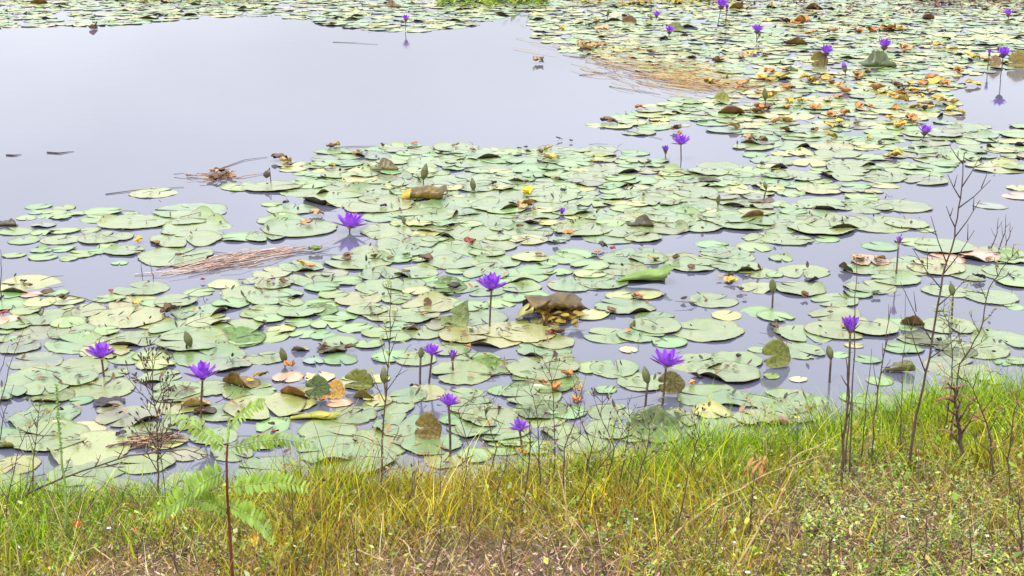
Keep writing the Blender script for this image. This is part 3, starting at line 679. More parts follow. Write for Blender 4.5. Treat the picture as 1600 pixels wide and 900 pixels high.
def thin_sheet(root, name, f, m, nu=30, nv=14, th=.003):
    V = []; n = (nu+1)*(nv+1)
    P0 = [[Vector(f(i/nu, j/nv)) for j in range(nv+1)] for i in range(nu+1)]
    for lay in (0, 1):
        for i in range(nu+1):
            for j in range(nv+1):
                q = P0[i][j]; a = P0[min(i+1, nu)][j]-P0[max(i-1, 0)][j]; b_ = P0[i][min(j+1, nv)]-P0[i][max(j-1, 0)]; nn = a.cross(b_)
                V.append(q - (nn.normalized()*th if nn.length > 1e-9 else Vector())*lay)
    F = []
    for i in range(nu):
        for j in range(nv):
            a = i*(nv+1)+j; F += [(a, a+nv+1, a+nv+2, a+1), (a+n+1, a+nv+2+n, a+nv+1+n, a+n)]
        a = i*(nv+1)+nv; F.append((a, a+nv+1, a+nv+1+n, a+n)); a = i*(nv+1); F.append((a+n, a+nv+1+n, a+nv+1, a))
    for j in range(nv):
        a = j; F.append((a, a+1, a+1+n, a+n)); a = nu*(nv+1)+j; F.append((a+n, a+1+n, a+1, a))
    mb = MB(); mb.add(V, F); return mb.obj(name, [m], root)
def cone_pad(x, y, wpx, hpx, tilt, label, ref, outer, inner, tip=None, r0=.12, open_a=215):
    """a leaf rolled into a flaring cone lying on the water, narrow end left, mouth right"""
    p = P(x, y); k = mpp(p); W, Hh = wpx*k, hpx*k; root = empty('rolled_lily_pad', (p.x, p.y, 0)); tag(root, label, 'lily pad', 'curled and folded lily pads'); LM.append((ref, x, y-hpx/2))
    ph = x*.37
    def f(u, v):
        a = rad(-30 + open_a*v); rr = Hh*.56*(r0+(1-r0)*u**.75)*(1+.05*math.sin(9*u+5*v+ph)+.04*math.sin(17*u-4*v))
        ext = 1 + .14*math.cos(a-1.2) + .025*math.sin(v*19+ph) + .02*math.sin(v*37)
        xx = -W/2 + W*u*ext*.93; sag = 1-.12*u
        return (xx, -rr*math.cos(a)*1.25, max(-.004, rr*sag + rr*math.sin(a)*sag*.95) + .02*W*math.sin(5*u+ph)+tilt*Hh*u)
    thin_sheet(root, 'rolled_leaf', f, outer, 34, 20)
    def g(u, v):                                     # the part of the same leaf that still lies flat behind
        rr = W*(.10+.36*math.sin(math.pi*min(1, .12+.85*u))); return (-W*.45+W*.92*u, Hh*.25 + rr*v*.75, .004+.006*math.sin(6*u+4*v)+.01*(1-v))
    thin_sheet(root, 'flat_side', g, inner, 22, 8, .002)
    if tip:
        def h(u, v):
            q = f(u*.20, v); c_ = f(u*.20, .45); return tuple(c_[i_]+(q[i_]-c_[i_])*1.07 for i_ in range(3))
        thin_sheet(root, 'yellow_end', h, tip, 10, 18, .002)
    return root
cone_pad(662, 313, 66, 26, 0, 'thick rolled brown pad with a yellow end beside the open gap', 'the rolled brown pad', simple('rolled_brown_skin', (.10, .062, .008), .36, 12, .6, .12, bmp=.8, blotch=(1.6, 1.8, 1.0)), simple('rolled_brown_flat', (.26, .22, .09), .4, 20, .3), simple('rolled_yellow_tip', (.50, .32, .03), .45, 30, .3), r0=.5, open_a=190)
def crumpled_pad():
    p = P(858, 497); k = mpp(p); W = 92*k; Hh = 40*k; r = random.Random(4); root = empty('crumpled_pad', (p.x, p.y, 0))
    tag(root, 'big crumpled brown pad with a ragged overhanging flap and yellowish torn pieces', 'lily pad', 'curled and folded lily pads'); LM.append(('the big crumpled brown pad', 858, 475))
    def sheet(name, x0, x1, f, m, nu=34, nv=12, th=.004):
        V = []
        for lay in (0, 1):
            for i in range(nu+1):
                for j in range(nv+1):
                    q = f(i/nu, j/nv); V.append((x0+(x1-x0)*(i/nu)+q[0], q[1], q[2]-th*lay))
        n = (nu+1)*(nv+1); F = []
        for i in range(nu):
            for j in range(nv):
                a = i*(nv+1)+j; F += [(a, a+nv+1, a+nv+2, a+1), (a+n+1, a+nv+2+n, a+nv+1+n, a+n)]
        for i in range(nu):
            a = i*(nv+1)+nv; F.append((a, a+nv+1, a+nv+1+n, a+n)); a = i*(nv+1); F.append((a+n, a+nv+1+n, a+nv+1, a))
        mb = MB(); mb.add(V, F); return mb.obj(name, [m], root)
    def flap(u, v):
        jag = .05*math.sin(u*11)+.03*math.sin(u*37+1)+.02*math.sin(u*67)
        top = Hh*(.72+.22*math.sin(u*2.6+.2)+.05*math.sin(u*9+2)); tt = v*(1+jag*1.5)
        return (.02*math.sin(v*3+u*4), -.085*math.sin(tt*1.9)+.03+.012*math.sin(u*17), top*(1-.38*tt**1.6)-.008*math.sin(u*17)*v-.004*math.sin(u*51)*v)
    sheet('flap', -W*.42, W*.62, flap, simple('brown_flap_skin', (.085, .048, .008), .38, 12, .6, .1, bmp=.8, blotch=(1.5, 1.7, 1.1)))
    sheet('rolled_side', -W*.54, -W*.30, lambda u, v: (.008*math.sin(v*5), -.02-.05*math.sin(v*3.0)+.03*v, Hh*(.15+.55*math.sin((.15+u*.8)*1.6))*(1-v*.75)), simple('rolled_side_skin', (.34, .33, .10), .4, 25, .3, .15, bmp=.6))
    sheet('back', -W*.45, W*.5, lambda u, v: (0, .06+.04*v, Hh*.55*(1-v)*(1+.2*math.sin(u*11))), simple('brown_back_skin', (.07, .035, .012), .5, 25, .5, bmp=.6))
    mb = MB()
    for _ in range(46):
        a = r.uniform(0, 6.28); c = r.choice([(.45, .33, .05), (.30, .20, .04), (.16, .08, .02), (.08, .04, .02), (.40, .26, .06)])
        mb.leaf((r.uniform(-.2, .46)*W, r.uniform(-.10, .02), r.uniform(.004, Hh*.42)), (math.cos(a), math.sin(a)*.5, r.uniform(-.3, .5)), (0, -.4, 1), r.uniform(.03, .06), r.uniform(.014, .03), c=c, curl=r.uniform(-.5, .6))
    mb.obj('torn_leaves', [M_TINT], root, col=True)
crumpled_pad()
cone_pad(1003, 442, 80, 25, .25, 'bright green pad rolled into a flaring cone with a dark shaded underside', 'the rolled green pad', simple('rolled_green_skin', (.17, .27, .05), .4, 14, .35, .2, bmp=.6), simple('rolled_green_flat', (.14, .17, .05), .4, 20, .3), r0=.10)
curled(706, 508, 62, 44, 'disc', -32, (.27, .34, .12), (.30, .30, .13), 'pale green pad folded up into a tall pointed sail', 'the pointed folded pad', sail=.75)
curled(1214, 572, 52, 40, 'disc', 20, (.24, .27, .05), (.3, .24, .04), 'olive green pad tipped upright with a browned fold', 'the upright olive pad')
curled(1174, 341, 54, 16, 'near', 22, (.28, .2, .06), (.24, .12, .022), 'brown pad lifted on its edge like a wing', 'the brown wing-shaped pad')
curled(1142, 178, 46, 18, 'near', 0, (.24, .12, .05), (.20, .075, .02), 'rusty brown pad edge standing up in front of a yellow-green disc', 'the rusty brown standing pad')
curled(1127, 157, 26, 13, 'disc', 0, (.36, .38, .06), (.3, .3, .06), 'small yellow-green disc standing behind the rusty brown pad')
curled(1214, 263, 44, 9, 'near', 12, (.1, .08, .04), (.06, .035, .02), 'dark shrivelled pad edge rising to a point', 'the dark pointed pad edge')
curled(1244, 70, 36, 15, 'near', -10, (.2, .13, .04), (.17, .09, .015), 'brown cupped pad edge among far pads', 'the far brown cupped pad')
curled(1281, 105, 32, 25, 'disc', 25, (.28, .22, .04), (.30, .21, .03), 'olive pad standing upright under a violet lily', 'the far upright olive pad')
curled(1592, 104, 36, 24, 'disc', -20, (.30, .22, .03), (.26, .17, .025), 'mustard brown upright pad cut by the right edge')
curled(1556, 105, 20, 28, 'disc', 10, (.4, .26, .12), (.3, .18, .08), 'tan upright pad between two violet lilies at right', None)
curled(983, 36, 26, 12, 'disc', 0, (.20, .09, .03), (.15, .07, .02), 'round brown bowl-like pad on far open water', 'the far round brown pad')
curled(1424, 509, 38, 20, 'near', -6, (.28, .16, .04), (.22, .115, .02), 'orange brown pad edge rolled up above its dark reflection', 'the orange-brown rolled pad')
curled(1048, 617, 42, 36, 'disc', -6, (.22, .19, .05), (.25, .2, .06), 'olive pad standing upright right behind the wide violet lily stem', None)
curled(1018, 672, 88, 38, 'disc', 4, (.18, .25, .12), (.2, .22, .11), 'large pale green standing pad folded along its middle beside the bank weeds', 'the large folded standing pad')
curled(668, 685, 46, 36, 'disc', -12, (.24, .17, .035), (.24, .16, .04), 'brown and olive striped pad standing up near the bank', 'the striped brown standing pad')
curled(560, 606, 46, 30, 'disc', -4, (.23, .25, .035), (.2, .2, .04), 'shiny olive disc of a pad held upright above the water', 'the shiny olive disc')
curled(568, 624, 34, 16, 'near', 0, (.3, .22, .05), (.20, .16, .03), 'olive brown pad edge just below the shiny olive disc')
curled(496, 624, 38, 50, 'disc', 8, (.13, .20, .06), (.42, .42, .08), 'dark green pad rolled into an upright tube with yellow lip', 'the upright dark green tube')
curled(465, 620, 62, 22, 'near', -24, (.36, .34, .08), (.30, .13, .015), 'orange-brown torn pad leaning left of the dark green tube', 'the torn orange-brown pad')
curled(524, 622, 34, 26, 'disc', -30, (.70, .42, .10), (.6, .28, .05), 'yellow and orange decaying pad piece right of the dark green tube')
cone_pad(490, 655, 74, 13, 0, 'long yellow-green rolled pad lying near the bank', 'the long yellow-green roll', simple('rolled_yellow_skin', (.34, .34, .045), .4, 14, .35, .2, bmp=.6), simple('rolled_yellow_flat', (.16, .15, .05), .4, 20, .3), r0=.35)
curled(1322, 424, 26, 16, 'near', -40, (.15, .12, .06), (.11, .085, .035), 'small dark brown pad corner poking up at a pad edge', 'the dark poking pad corner')
curled(1408, 588, 46, 15, 'roll', 0, (.25, .24, .05), (.19, .18, .04), 'olive curled pad floating alone near the bank reeds', 'the lone olive curled pad')
curled(372, 604, 62, 24, 'near', -28, (.3, .2, .05), (.22, .13, .02), 'brown and yellow torn pad right of the bright violet lily')
curled(305, 636, 46, 18, 'near', 14, (.62, .42, .14), (.55, .36, .12), 'tan curled pad wrapped behind the dark lily stem')
curled(318, 648, 0+40, 10, 'near', 0, (.1, .05, .03), (.05, .025, .02), 'dark rotting pad at the foot of the bright violet lily')
curled(600, 268, 48, 10, 'fold', 0, (.24, .22, .06), (.20, .16, .04), 'olive brown dome-shaped pad fold near far open water', 'the olive dome fold')
curled(8, 354, 38, 14, 'fold', 0, (.16, .12, .06), (.11, .08, .04), 'dark brown rounded pad at the left edge of open water', 'the dark brown edge pad')
curled(1215, 662, 50, 14, 'crumple', 5, (.50, .26, .22), (.45, .22, .18), 'pink rotting crumpled pad near the bank', 'the pink rotting pad')
curled(1000, 0+355, 44, 5, 'fold', 0, (.14, .11, .04), (.1, .08, .03), 'dark narrow folded pad amid pale pads at mid pond')
curled(1110, 285, 36, 5, 'near', 5, (.1, .08, .04), (.08, .06, .03), 'thin dark pad sliver beside the mid pond channel')
curled(1190, 318, 46, 5, 'near', -2, (.2, .1, .05), (.13, .07, .03), 'low brown pad rim behind the brown wing-shaped pad')
curled(1500, 560, 70, 6, 'near', -3, (.16, .2, .1), (.03, .03, .02), 'dark long upturned pad rim near right bank weeds')
curled(1455, 540, 70, 8, 'near', -4, (.2, .22, .1), (.07, .06, .025), 'dark olive rim of a pad just behind the leafy weed')
curled(1370, 100+5, 60, 6, 'fold', -4, (.12, .18, .03), (.10, .14, .03), 'long dark green folded pad behind orange leaves')
curled(1056, 48, 24, 14, 'disc', -8, (.27, .3, .1), (.27, .3, .1), 'pale green upright pad left of the far mirrored lily')
curled(62, 6, 34, 10, 'near', 0, (.3, .15, .03), (.22, .10, .02), 'orange brown far pad edge at the upper left')
curled(146, 44+2, 8+6, 8, 'near', 0, (.3, .12, .06), (.26, .11, .07), 'tiny reddish brown pad tip alone on far open water')
curled(614, 12, 26, 10, 'fold', 0, (.2, .14, .04), (.22, .14, .04), 'far tan humped pad behind the lone far lily')
curled(1150, 14, 26, 12, 'near', 12, (.3, .2, .05), (.24, .13, .02), 'far amber pad edge near the top')
curled(1272, 14, 30, 10, 'near', -8, (.2, .12, .04), (.17, .09, .02), 'far brown pad hump at the top edge')
curled(1450, 30, 22, 10, 'crumple', 0, (.16, .07, .03), (.14, .06, .03), 'far dark brown crumpled pad in the upper right')
curled(1236, 112, 22, 6, 'fold', 0, (.12, .17, .04), (.1, .15, .04), 'far small green pad hump behind yellow leaves')
curled(75, 628, 70, 12, 'near', -4, (.26, .32, .12), (.32, .30, .05), 'green pad with an upturned brown front rim near the left bank', 'the brown-rimmed pad')
curled(15, 700, 60, 12, 'near', 14, (.27, .34, .14), (.30, .30, .04), 'pale pad with a yellow curled rim at the lower left edge')  # rim shows the underside, which has a yellow base colour
curled(270, 630, 80, 7, 'near', 0, (.25, .3, .14), (.12, .09, .03), 'pad with a dark straight rim left of the bright violet lily stem')
curled(850, 582, 108, 10, 'far', 0, (.20, .32, .09), (.1, .1, .04), 'wide fresh green dished pad with a raised far rim', 'the wide dished pad')
curled(372, 520, 84, 10, 'far', 12, (.17, .33, .07), (.1, .1, .04), 'fresh green pad with a toothed raised rim left of centre', 'the toothed fresh green pad')
curled(500, 482, 58, 14, 'far', 5, (.22, .34, .12), (.1, .1, .04), 'domed green pad raised above its neighbours', 'the domed green pad')
curled(700, 446, 62, 17, 'far', 0, (.17, .27, .08), (.1, .1, .04), 'two-lobed green pad half standing left of the tall mid-pond lily', 'the two-lobed half-standing pad')
curled(760, 570, 70, 16, 'far', 8, (.20, .34, .06), (.1, .1, .04), 'bright green domed pad behind the half-open pale lily')
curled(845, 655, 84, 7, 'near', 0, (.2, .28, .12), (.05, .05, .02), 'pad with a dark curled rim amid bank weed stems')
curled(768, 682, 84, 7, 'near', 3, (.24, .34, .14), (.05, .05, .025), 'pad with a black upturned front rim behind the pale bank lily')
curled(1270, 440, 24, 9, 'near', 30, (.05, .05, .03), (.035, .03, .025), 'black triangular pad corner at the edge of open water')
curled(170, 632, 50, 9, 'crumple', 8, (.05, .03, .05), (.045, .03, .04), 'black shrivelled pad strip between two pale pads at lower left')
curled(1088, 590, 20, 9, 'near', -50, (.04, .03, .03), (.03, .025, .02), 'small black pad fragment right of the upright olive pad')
curled(468, 548, 30, 10, 'crumple', 0, (.45, .42, .25), (.2, .14, .08), 'pale crumpled pad scrap beside the thin bud')
curled(520, 548, 50, 10, 'crumple', 20, (.18, .15, .07), (.1, .07, .03), 'heap of dark curled pad scraps above a pale pad', 'the dark scrap heap')
curled(640, 515, 34, 10, 'crumple', 0, (.16, .1, .03), (.12, .05, .02), 'dark brown crumpled pad behind the small leaning lily')
curled(668, 480, 14, 18, 'disc', 0, (.25, .13, .05), (.22, .11, .04), 'small brown upright leaf scrap left of the pointed folded pad')

# ------------------------------------------------------------------ withered leaf scraps
SC = []
for s in range(8):
    r = random.Random(40+s); mb = MB()
    for j in range(r.choice([1, 2, 3])):
        a = r.uniform(0, 6.28); n0 = 9; m0 = 7; V = []
        w1, l1 = r.uniform(.5, .9), r.uniform(.8, 1.2); ph = [r.uniform(0, 6) for _ in range(4)]
        for i in range(n0):
            for k in range(m0):
                u = (i/(n0-1)-.5)*2; v = (k/(m0-1)-.5)*2
                x = l1*u*math.sqrt(max(0, 1-.35*v*v)); y = w1*v*math.sqrt(max(.03, 1-u*u))
                z = .35*math.sin(2*u+ph[0])*math.cos(1.8*v+ph[1]) + .28*v*v + .1*math.sin(6*u+ph[2]) + .3
                x, y = x*math.cos(a)-y*math.sin(a), x*math.sin(a)+y*math.cos(a)
                V.append((x+(j*.5), y, z+j*.15))
        nn = len(V); V2 = V + [(x, y, z-.05) for x, y, z in V]
        F = []
        for i in range(n0-1):
            for k in range(m0-1):
                q = i*m0+k; F += [(q, q+m0, q+m0+1, q+1), (q+nn+1, q+m0+nn+1, q+m0+nn, q+nn)]
        for i in range(n0-1): F += [(i*m0, i*m0+nn, (i+1)*m0+nn, (i+1)*m0), ((i+1)*m0+m0-1, (i+1)*m0+m0-1+nn, i*m0+m0-1+nn, i*m0+m0-1)]
        for k in range(m0-1): F += [(k+1, k+1+nn, k+nn, k), ((n0-1)*m0+k, (n0-1)*m0+k+nn, (n0-1)*m0+k+1+nn, (n0-1)*m0+k+1)]
        mb.add(V2, F)
    me = mb.mesh('withered_leaf'); me.materials.append(M_LEAFCOL); SC.append(me)
SCOL = {'o': (.50, .22, .06), 'y': (.55, .38, .06), 'b': (.16, .085, .035), 'k': (.045, .035, .03), 'r': (.32, .06, .03), 't': (.45, .30, .14)}
SWORD = {'o': 'orange', 'y': 'yellow', 'b': 'brown', 'k': 'black', 'r': 'red', 't': 'tan'}
SCRAPS = '''1190,122,20,y 1204,127,16,y 1220,122,16,y 1232,140,14,o 1228,137,18,o 1266,128,14,y 1293,124,18,y 1296,131,12,o 1318,144,16,o 1310,154,14,o 1246,168,10,o
1232,161,14,y 1270,172,8,o 1340,118,18,o 1346,122,10,y 1371,140,18,o 1378,145,14,y 1392,147,10,y 1404,134,12,y 1422,133,14,y 1455,124,18,o 1462,129,22,y 1476,134,14,o
1498,114,12,o 1519,134,18,y 1470,160,18,y 1488,162,16,y 1482,173,16,y 1424,187,14,o 1392,188,12,y 1408,198,18,y 1342,168,14,o 1358,170,10,o 1300,183,14,o 1318,180,12,o
1302,216,16,y 1360,218,12,y 1172,220,20,t 1190,222,14,b 1226,206,12,b 1272,206,12,b 1310,200,8,k 1442,172,14,b 1338,195,10,b 1456,146,12,t
1416,80,20,t 1468,74,20,y 1490,78,12,y 1522,92,18,y 1540,95,20,t 1388,47,26,o 1400,48,18,y 1362,50,14,o 1246,40,24,o 1230,36,14,b 1340,48,18,o 1268,52,16,o 1300,50,14,t
1170,86,16,y 1158,90,16,t 1126,95,22,t 1196,88,10,b 910,70,16,y 914,78,18,t 938,74,22,t 1020,83,12,b 842,98,14,t 846,92,9,b 876,46,14,y 942,46,18,t 930,38,10,b 918,40,10,k
998,170,12,o 944,192,12,b 956,193,18,b 1054,205,14,b 1062,212,10,o 1110,130,12,y 1122,129,10,o 
516,232,14,b 524,230,12,y 556,242,12,o 560,238,8,o 598,230,8,b 648,226,12,o 712,229,10,b 766,246,10,t 740,237,10,b 690,240,8,k 573,238,6,k
437,250,22,b 445,256,18,t 450,261,14,b 520,262,12,y 572,260,10,t 855,235,12,y 846,240,12,b 858,250,22,y 866,249,12,b 845,256,10,k 925,254,10,o 875,219,8,k 892,222,8,k 811,234,6,k 822,232,6,k
824,286,10,b 825,303,22,Y 825,298,16,Y 822,322,22,o 816,328,16,t 835,330,10,t 880,300,8,k 905,325,8,k 888,367,18,o 810,357,12,b 868,382,14,d 944,389,12,k 958,392,9,r 1002,386,7,k
245,383,12,o 215,380,13,y 283,402,10,b 498,337,22,t 480,352,16,o 545,402,14,b 472,416,14,y 484,419,18,o 490,394,18,g 585,404,12,b 610,406,10,b 634,427,10,b 636,402,12,g
734,382,18,r 755,400,8,k 540,409,14,b 664,408,20,b 174,459,11,r 318,440,7,r 75,461,20,b 262,491,24,b 212,477,14,y 420,444,10,t 445,444,14,b 100,470,16,b 64,486,5,k
3,494,12,r 678,453,6,k 745,452,6,k 710,452,20,k 932,397,14,o 842,400,14,t 928,401,8,k 995,465,14,o 990,467,8,b 1000,467,10,r 872,523,22,b 862,524,14,r 955,488,16,b 
982,521,14,o 1057,406,12,b 1080,422,14,b 1068,470,12,k 1081,478,8,k 1020,408,18,t 1145,441,20,y 1140,435,12,b 1156,455,12,b 1163,465,8,r 1124,436,10,t 1144,432,12,k
1258,466,14,b 1208,514,16,b 1212,508,10,k 1545,408,14,b 1532,437,16,k 1486,510,10,k 1546,497,6,k 1475,418,10,b 1370,462,14,d 1340,408,20,t 1372,409,18,t
1376,226,10,k 1424,234,10,k 1432,243,8,k 1518,250,10,k 1540,250,8,k 1533,256,7,k 1592,252,10,k 1398,246,20,y 1386,250,14,t 1245,325,6,k 1316,252,8,k 1365,258,6,k
730,545,14,o 505,545,16,b 545,548,14,b 440,602,10,k 425,668,12,b 428,680,12,r 502,630,18,o 512,655,14,o 780,642,8,k 885,590,18,o 850,605,20,t 870,610,20,o 905,612,20,t
900,630,18,o 820,712,16,o 850,700,10,y 390,600,14,y 405,592,20,y 455,575,20,o 230,692,14,t 262,690,14,b 190,684,16,k 270,672,12,k 240,684,10,b 1100,645,10,b 1080,605,12,o
20,450,8,k 45,450,14,b 38,443,8,b 1190,258,8,k 700,357,8,k 770,290,10,k 600,325,10,k 445,320,10,k 505,320,10,k 583,300,6,k 345,270,16,b 335,272,14,t 350,278,14,b 358,274,12,y 330,280,12,o 340,282,14,b 366,278,10,o 352,270,10,b'''
SCOL['Y'] = (.80, .62, .03); SWORD['Y'] = 'bright yellow'; SCOL['d'] = (.13, .17, .08); SWORD['d'] = 'dull green'; SCOL['g'] = (.20, .28, .05); SWORD['g'] = 'green'
SJ = []
for tok in SCRAPS.split():
    q = tok.split(','); SJ.append((float(q[0]), float(q[1]), float(q[2]), q[3]))
for k_ in range(max(0, 300-len(SJ))):
    if k_ < 50:
        tq = rng.random(); SJ.append((1150+330*tq+rng.gauss(0, 25), 120+70*rng.random()+rng.gauss(0, 12), rng.uniform(9, 17), rng.choice('ooyytb'))); continue
    i = rng.choice(PAD_JOBS)
    x, y = i[5]+rng.uniform(-20, 20), i[6]+rng.uniform(-5, 5)
    if y < 700: SJ.append((x, y, rng.uniform(6, 11), rng.choice('kkkkbbt')))
def build_scraps():
    for x, y, wp, c in SJ:
        p = P(x, y+1); k = mpp(p); me = SC[rng.randrange(8)]
        o = bpy.data.objects.new('withered_leaf', me); C.objects.link(o)
        r = .5*wp*k*(1.3 if y < 215 else 1.1)
        o.location = (p.x, p.y, .012); o.scale = (r, r*rng.uniform(.8, 1.1), r*rng.uniform(.45, 1.0)); o.rotation_euler = (rng.uniform(-.2, .2), rng.uniform(-.2, .2), rng.uniform(0, 6.28))
        f = rng.uniform(.75, 1.2); o.color = (*[q*f for q in SCOL[c]], 1)
        zone = 'in the crowded far right of the pond' if (x > 1050 and y < 240) else ('on the far side of the pond' if y < 240 else 'on the crowded pads at mid pond')
        tag(o, place_label(f'{SWORD[c]} withered leaf scrap', x, y, f'small {SWORD[c]} withered leaf scrap {zone}', 130), 'dead leaf', 'withered leaf scraps lying among the pads')

# ------------------------------------------------------------------ floating straw and sticks
def straw(name, cx, cy, lx, ly, ang, n, lmin, lmax, cols, label, rr, taper=1.0, spread=8):
    r = random.Random(rr); mb = MB()
    for _ in range(n):
        t = r.gauss(0, .42); s = r.gauss(0, .38)*(1-.35*min(1, abs(t)))
        ix = cx + t*lx*math.cos(rad(ang)) ; iy = cy - t*lx*math.sin(rad(ang)) + s*ly
        p = P(ix, iy); 
        e = P(ix+10*math.cos(rad(ang)), iy-10*math.sin(rad(ang))) - p; wa = math.atan2(e.y, e.x) + rad(r.gauss(0, spread))
        ln = r.uniform(lmin, lmax); dv = Vector((math.cos(wa), math.sin(wa), 0)); z = r.uniform(.001, .014)
        mb.tube([p-dv*ln/2+Vector((0, 0, z)), p+Vector((r.gauss(0, .015), r.gauss(0, .07*ln), z+.006)), p+dv*ln/2+Vector((0, 0, z+r.uniform(-.004, .01)))], r.uniform(.0012, .0030), r.uniform(.0008, .002), 4, c=r.choice(cols))
    o = mb.obj(name, [M_LIT], None, col=True); tag(o, label, 'floating straw', kind='stuff'); return o
PK = [(.46, .30, .22), (.54, .38, .30), (.36, .22, .16), (.22, .13, .09), (.56, .43, .34)]
TN = [(.50, .33, .14), (.42, .24, .09), (.58, .44, .22), (.30, .16, .07), (.5, .40, .18)]
straw('floating_straw', 352, 411, 125, 15, 10, 75, .04, .32, PK, 'mat of pinkish brown straw floating beside the open water', 3, spread=9)
straw('floating_straw', 1010, 104, 165, 54, -13, 230, .1, .8, TN, 'long tan band of reed straw drifting at the far pond', 4, spread=12)
straw('floating_straw', 1090, 125, 110, 30, -7, 170, .08, .5, TN, 'dense tan end of the drifting straw band', 5, spread=10)
straw('floating_straw', 340, 276, 40, 10, 3, 28, .06, .22, [(.35, .16, .05), (.5, .27, .08), (.2, .09, .04)], 'heap of orange brown dead stems at the pad edge', 6, spread=45)
straw('floating_straw', 240, 692, 40, 14, 6, 40, .06, .22, [(.2, .12, .08), (.4, .25, .15), (.12, .08, .06)], 'dark broken stems floating by the twiggy bank weed', 8, spread=30)
LM.append(('the brown leaf heap', 345, 276)); LM.append(('the pinkish straw mat', 352, 411)); LM.append(('the tan straw band', 1050, 118))
STK = [(165, 304, 288, 293, 'long dark stick lying along a pale pad by open water'), (345, 264, 418, 246, 'thin dark twig slanting on far open water left'),
 (952, 135, 1032, 148, 'thin straight stick on far open water'), (905, 118, 966, 111, 'faint short stick near the straw band'), (482, 281, 545, 288, 'thin dark stick between pads left of the olive dome fold'),
 (963, 200, 1035, 218, 'dark curved stem beside the flat-topped violet lily'), (515, 232, 590, 229, 'dark thin stick along the far pad edge'), (95, 460, 170, 482, 'dark stick lying across yellowish pads at left'),
 (10, 243, 34, 242, 'dark short floating leaf tip at the far left water'), (74, 239, 116, 237, 'dark slender floating leaf tip alone at left'), (1530, 395, 1580, 408, 'thin broken reed lying by the right weeds'),
 (820, 360, 945, 364, 'bent dark stem lying on mid pond pads'), (890, 88, 960, 96, 'thin stick at the tip of the straw band'), (520, 66, 590, 70, 'faint stick floating on the far open water'),
 (285, 402, 380, 400, 'brown forked stem on a pad behind the pinkish straw'), (872, 395, 906, 412, 'hooked dark stem on pads in mid pond'), (405, 392, 540, 401, 'thin dark stem trailing right of the pinkish straw')]
for a, b_, c_, d_, lab in STK:
    p, q = P(a, b_), P(c_, d_); root = MB(); mid = (p+q)/2 + Vector((rng.gauss(0, .01), rng.gauss(0, .04), .005))
    v = [p+Vector((0, 0, .003)), mid, q+Vector((0, 0, .003))]; o0 = Vector(p)
    root.tube([x-o0 for x in v], .0026 if 'leaf tip' not in lab else .007, .001, 6); o = root.obj('floating_stick', [M_TWIG]); o.location = o0; tag(o, lab, 'stick', 'sticks and stems floating on the pond')

build_pads(); build_far_pads(); build_scraps()
def build_specks():
    near_ = sorted(NEAR)
    r = random.Random(9); mb = MB(); cs = [(.06, .045, .03), (.10, .06, .035), (.16, .09, .04), (.30, .17, .07), (.05, .06, .03)]
    for _ in range(2200):
        q = pads[r.randrange(len(pads))] if r.random() < .45 else pads[near_[r.randrange(len(near_))]]
        a = r.uniform(0, 6.28); d_ = q[2]*r.uniform(.1, 1.1); z = .011+.004*r.random(); x, y = q[0]+d_*math.cos(a), q[1]+d_*math.sin(a); c = r.choice(cs)
        if y < shore_y(x)+.05: continue
        t = r.random(); b_ = r.uniform(0, 6.28)
        if t < .35:
            ln = r.uniform(.03, .13); e = Vector((x+ln*math.cos(b_), y+ln*math.sin(b_), z+r.uniform(0, .012))); m_ = (Vector((x, y, z))+e)/2+Vector((r.gauss(0, .008), r.gauss(0, .008), r.uniform(0, .008)))
            mb.tube([(x, y, z), m_, e], .0018, .001, 4, c=c)
        else: mb.leaf((x, y, z), (math.cos(b_), math.sin(b_), r.uniform(0, .8)), (0, 0, 1), r.uniform(.012, .036), r.uniform(.007, .018), c=c, curl=r.uniform(-.6, .6), seg=3)
    tag(mb.obj('plant_debris', [M_LIT], None, col=True), 'fine dark specks and stem bits strewn over the lily pads', 'plant debris', kind='stuff')
build_specks()

# ------------------------------------------------------------------ far corner litter and far green growth
def litter_at(cx, cy, sx, sy, n, cols, label, name, seed, z0=.01, zh=.05, size=(.01, .04)):
    r = random.Random(seed); mb = MB()
    for _ in range(n):
        p = P(cx+r.uniform(-sx, sx), cy+r.gauss(0, sy)); a = r.uniform(0, 6.28); s = r.uniform(*size)
        mb.leaf((p.x, p.y, z0+abs(r.gauss(0, zh))), (math.cos(a), math.sin(a), r.uniform(-.2, .5)), (0, 0, 1), s*2, s, c=r.choice(cols), curl=r.uniform(-.4, .4), seg=3)
    o = mb.obj(name, [M_TINT], None, col=True); tag(o, label, 'plant litter', kind='stuff')
litter_at(1540, -2, 110, 7, 900, [(.16, .08, .06), (.28, .17, .12), (.10, .05, .04), (.4, .28, .2)], 'brown dead leaf litter at the far right of the pond', 'dead_leaf_litter', 1, zh=.06, size=(.02, .05))
litter_at(1380, 10, 240, 8, 350, [(.12, .06, .04), (.2, .1, .05)], 'dark scraps in the far right pad crowd', 'dead_leaf_litter', 2, zh=.02, size=(.02, .04))
litter_at(770, 2, 85, 5, 800, [(.16, .30, .03), (.30, .42, .05), (.10, .18, .02), (.42, .45, .06)], 'bright green leafy growth on the far water edge', 'leafy_growth', 3, zh=.07, size=(.03, .07))
litter_at(300, -2, 120, 4, 350, [(.16, .30, .05), (.34, .34, .06), (.5, .3, .05)], 'green and yellow growth at the far upper left', 'leafy_growth', 4, zh=.04, size=(.03, .06))
litter_at(1020, 2, 130, 4, 300, [(.5, .34, .06), (.3, .2, .05), (.4, .4, .08)], 'yellow and tan growth along the far pads', 'leafy_growth', 5, zh=.04, size=(.03, .06))

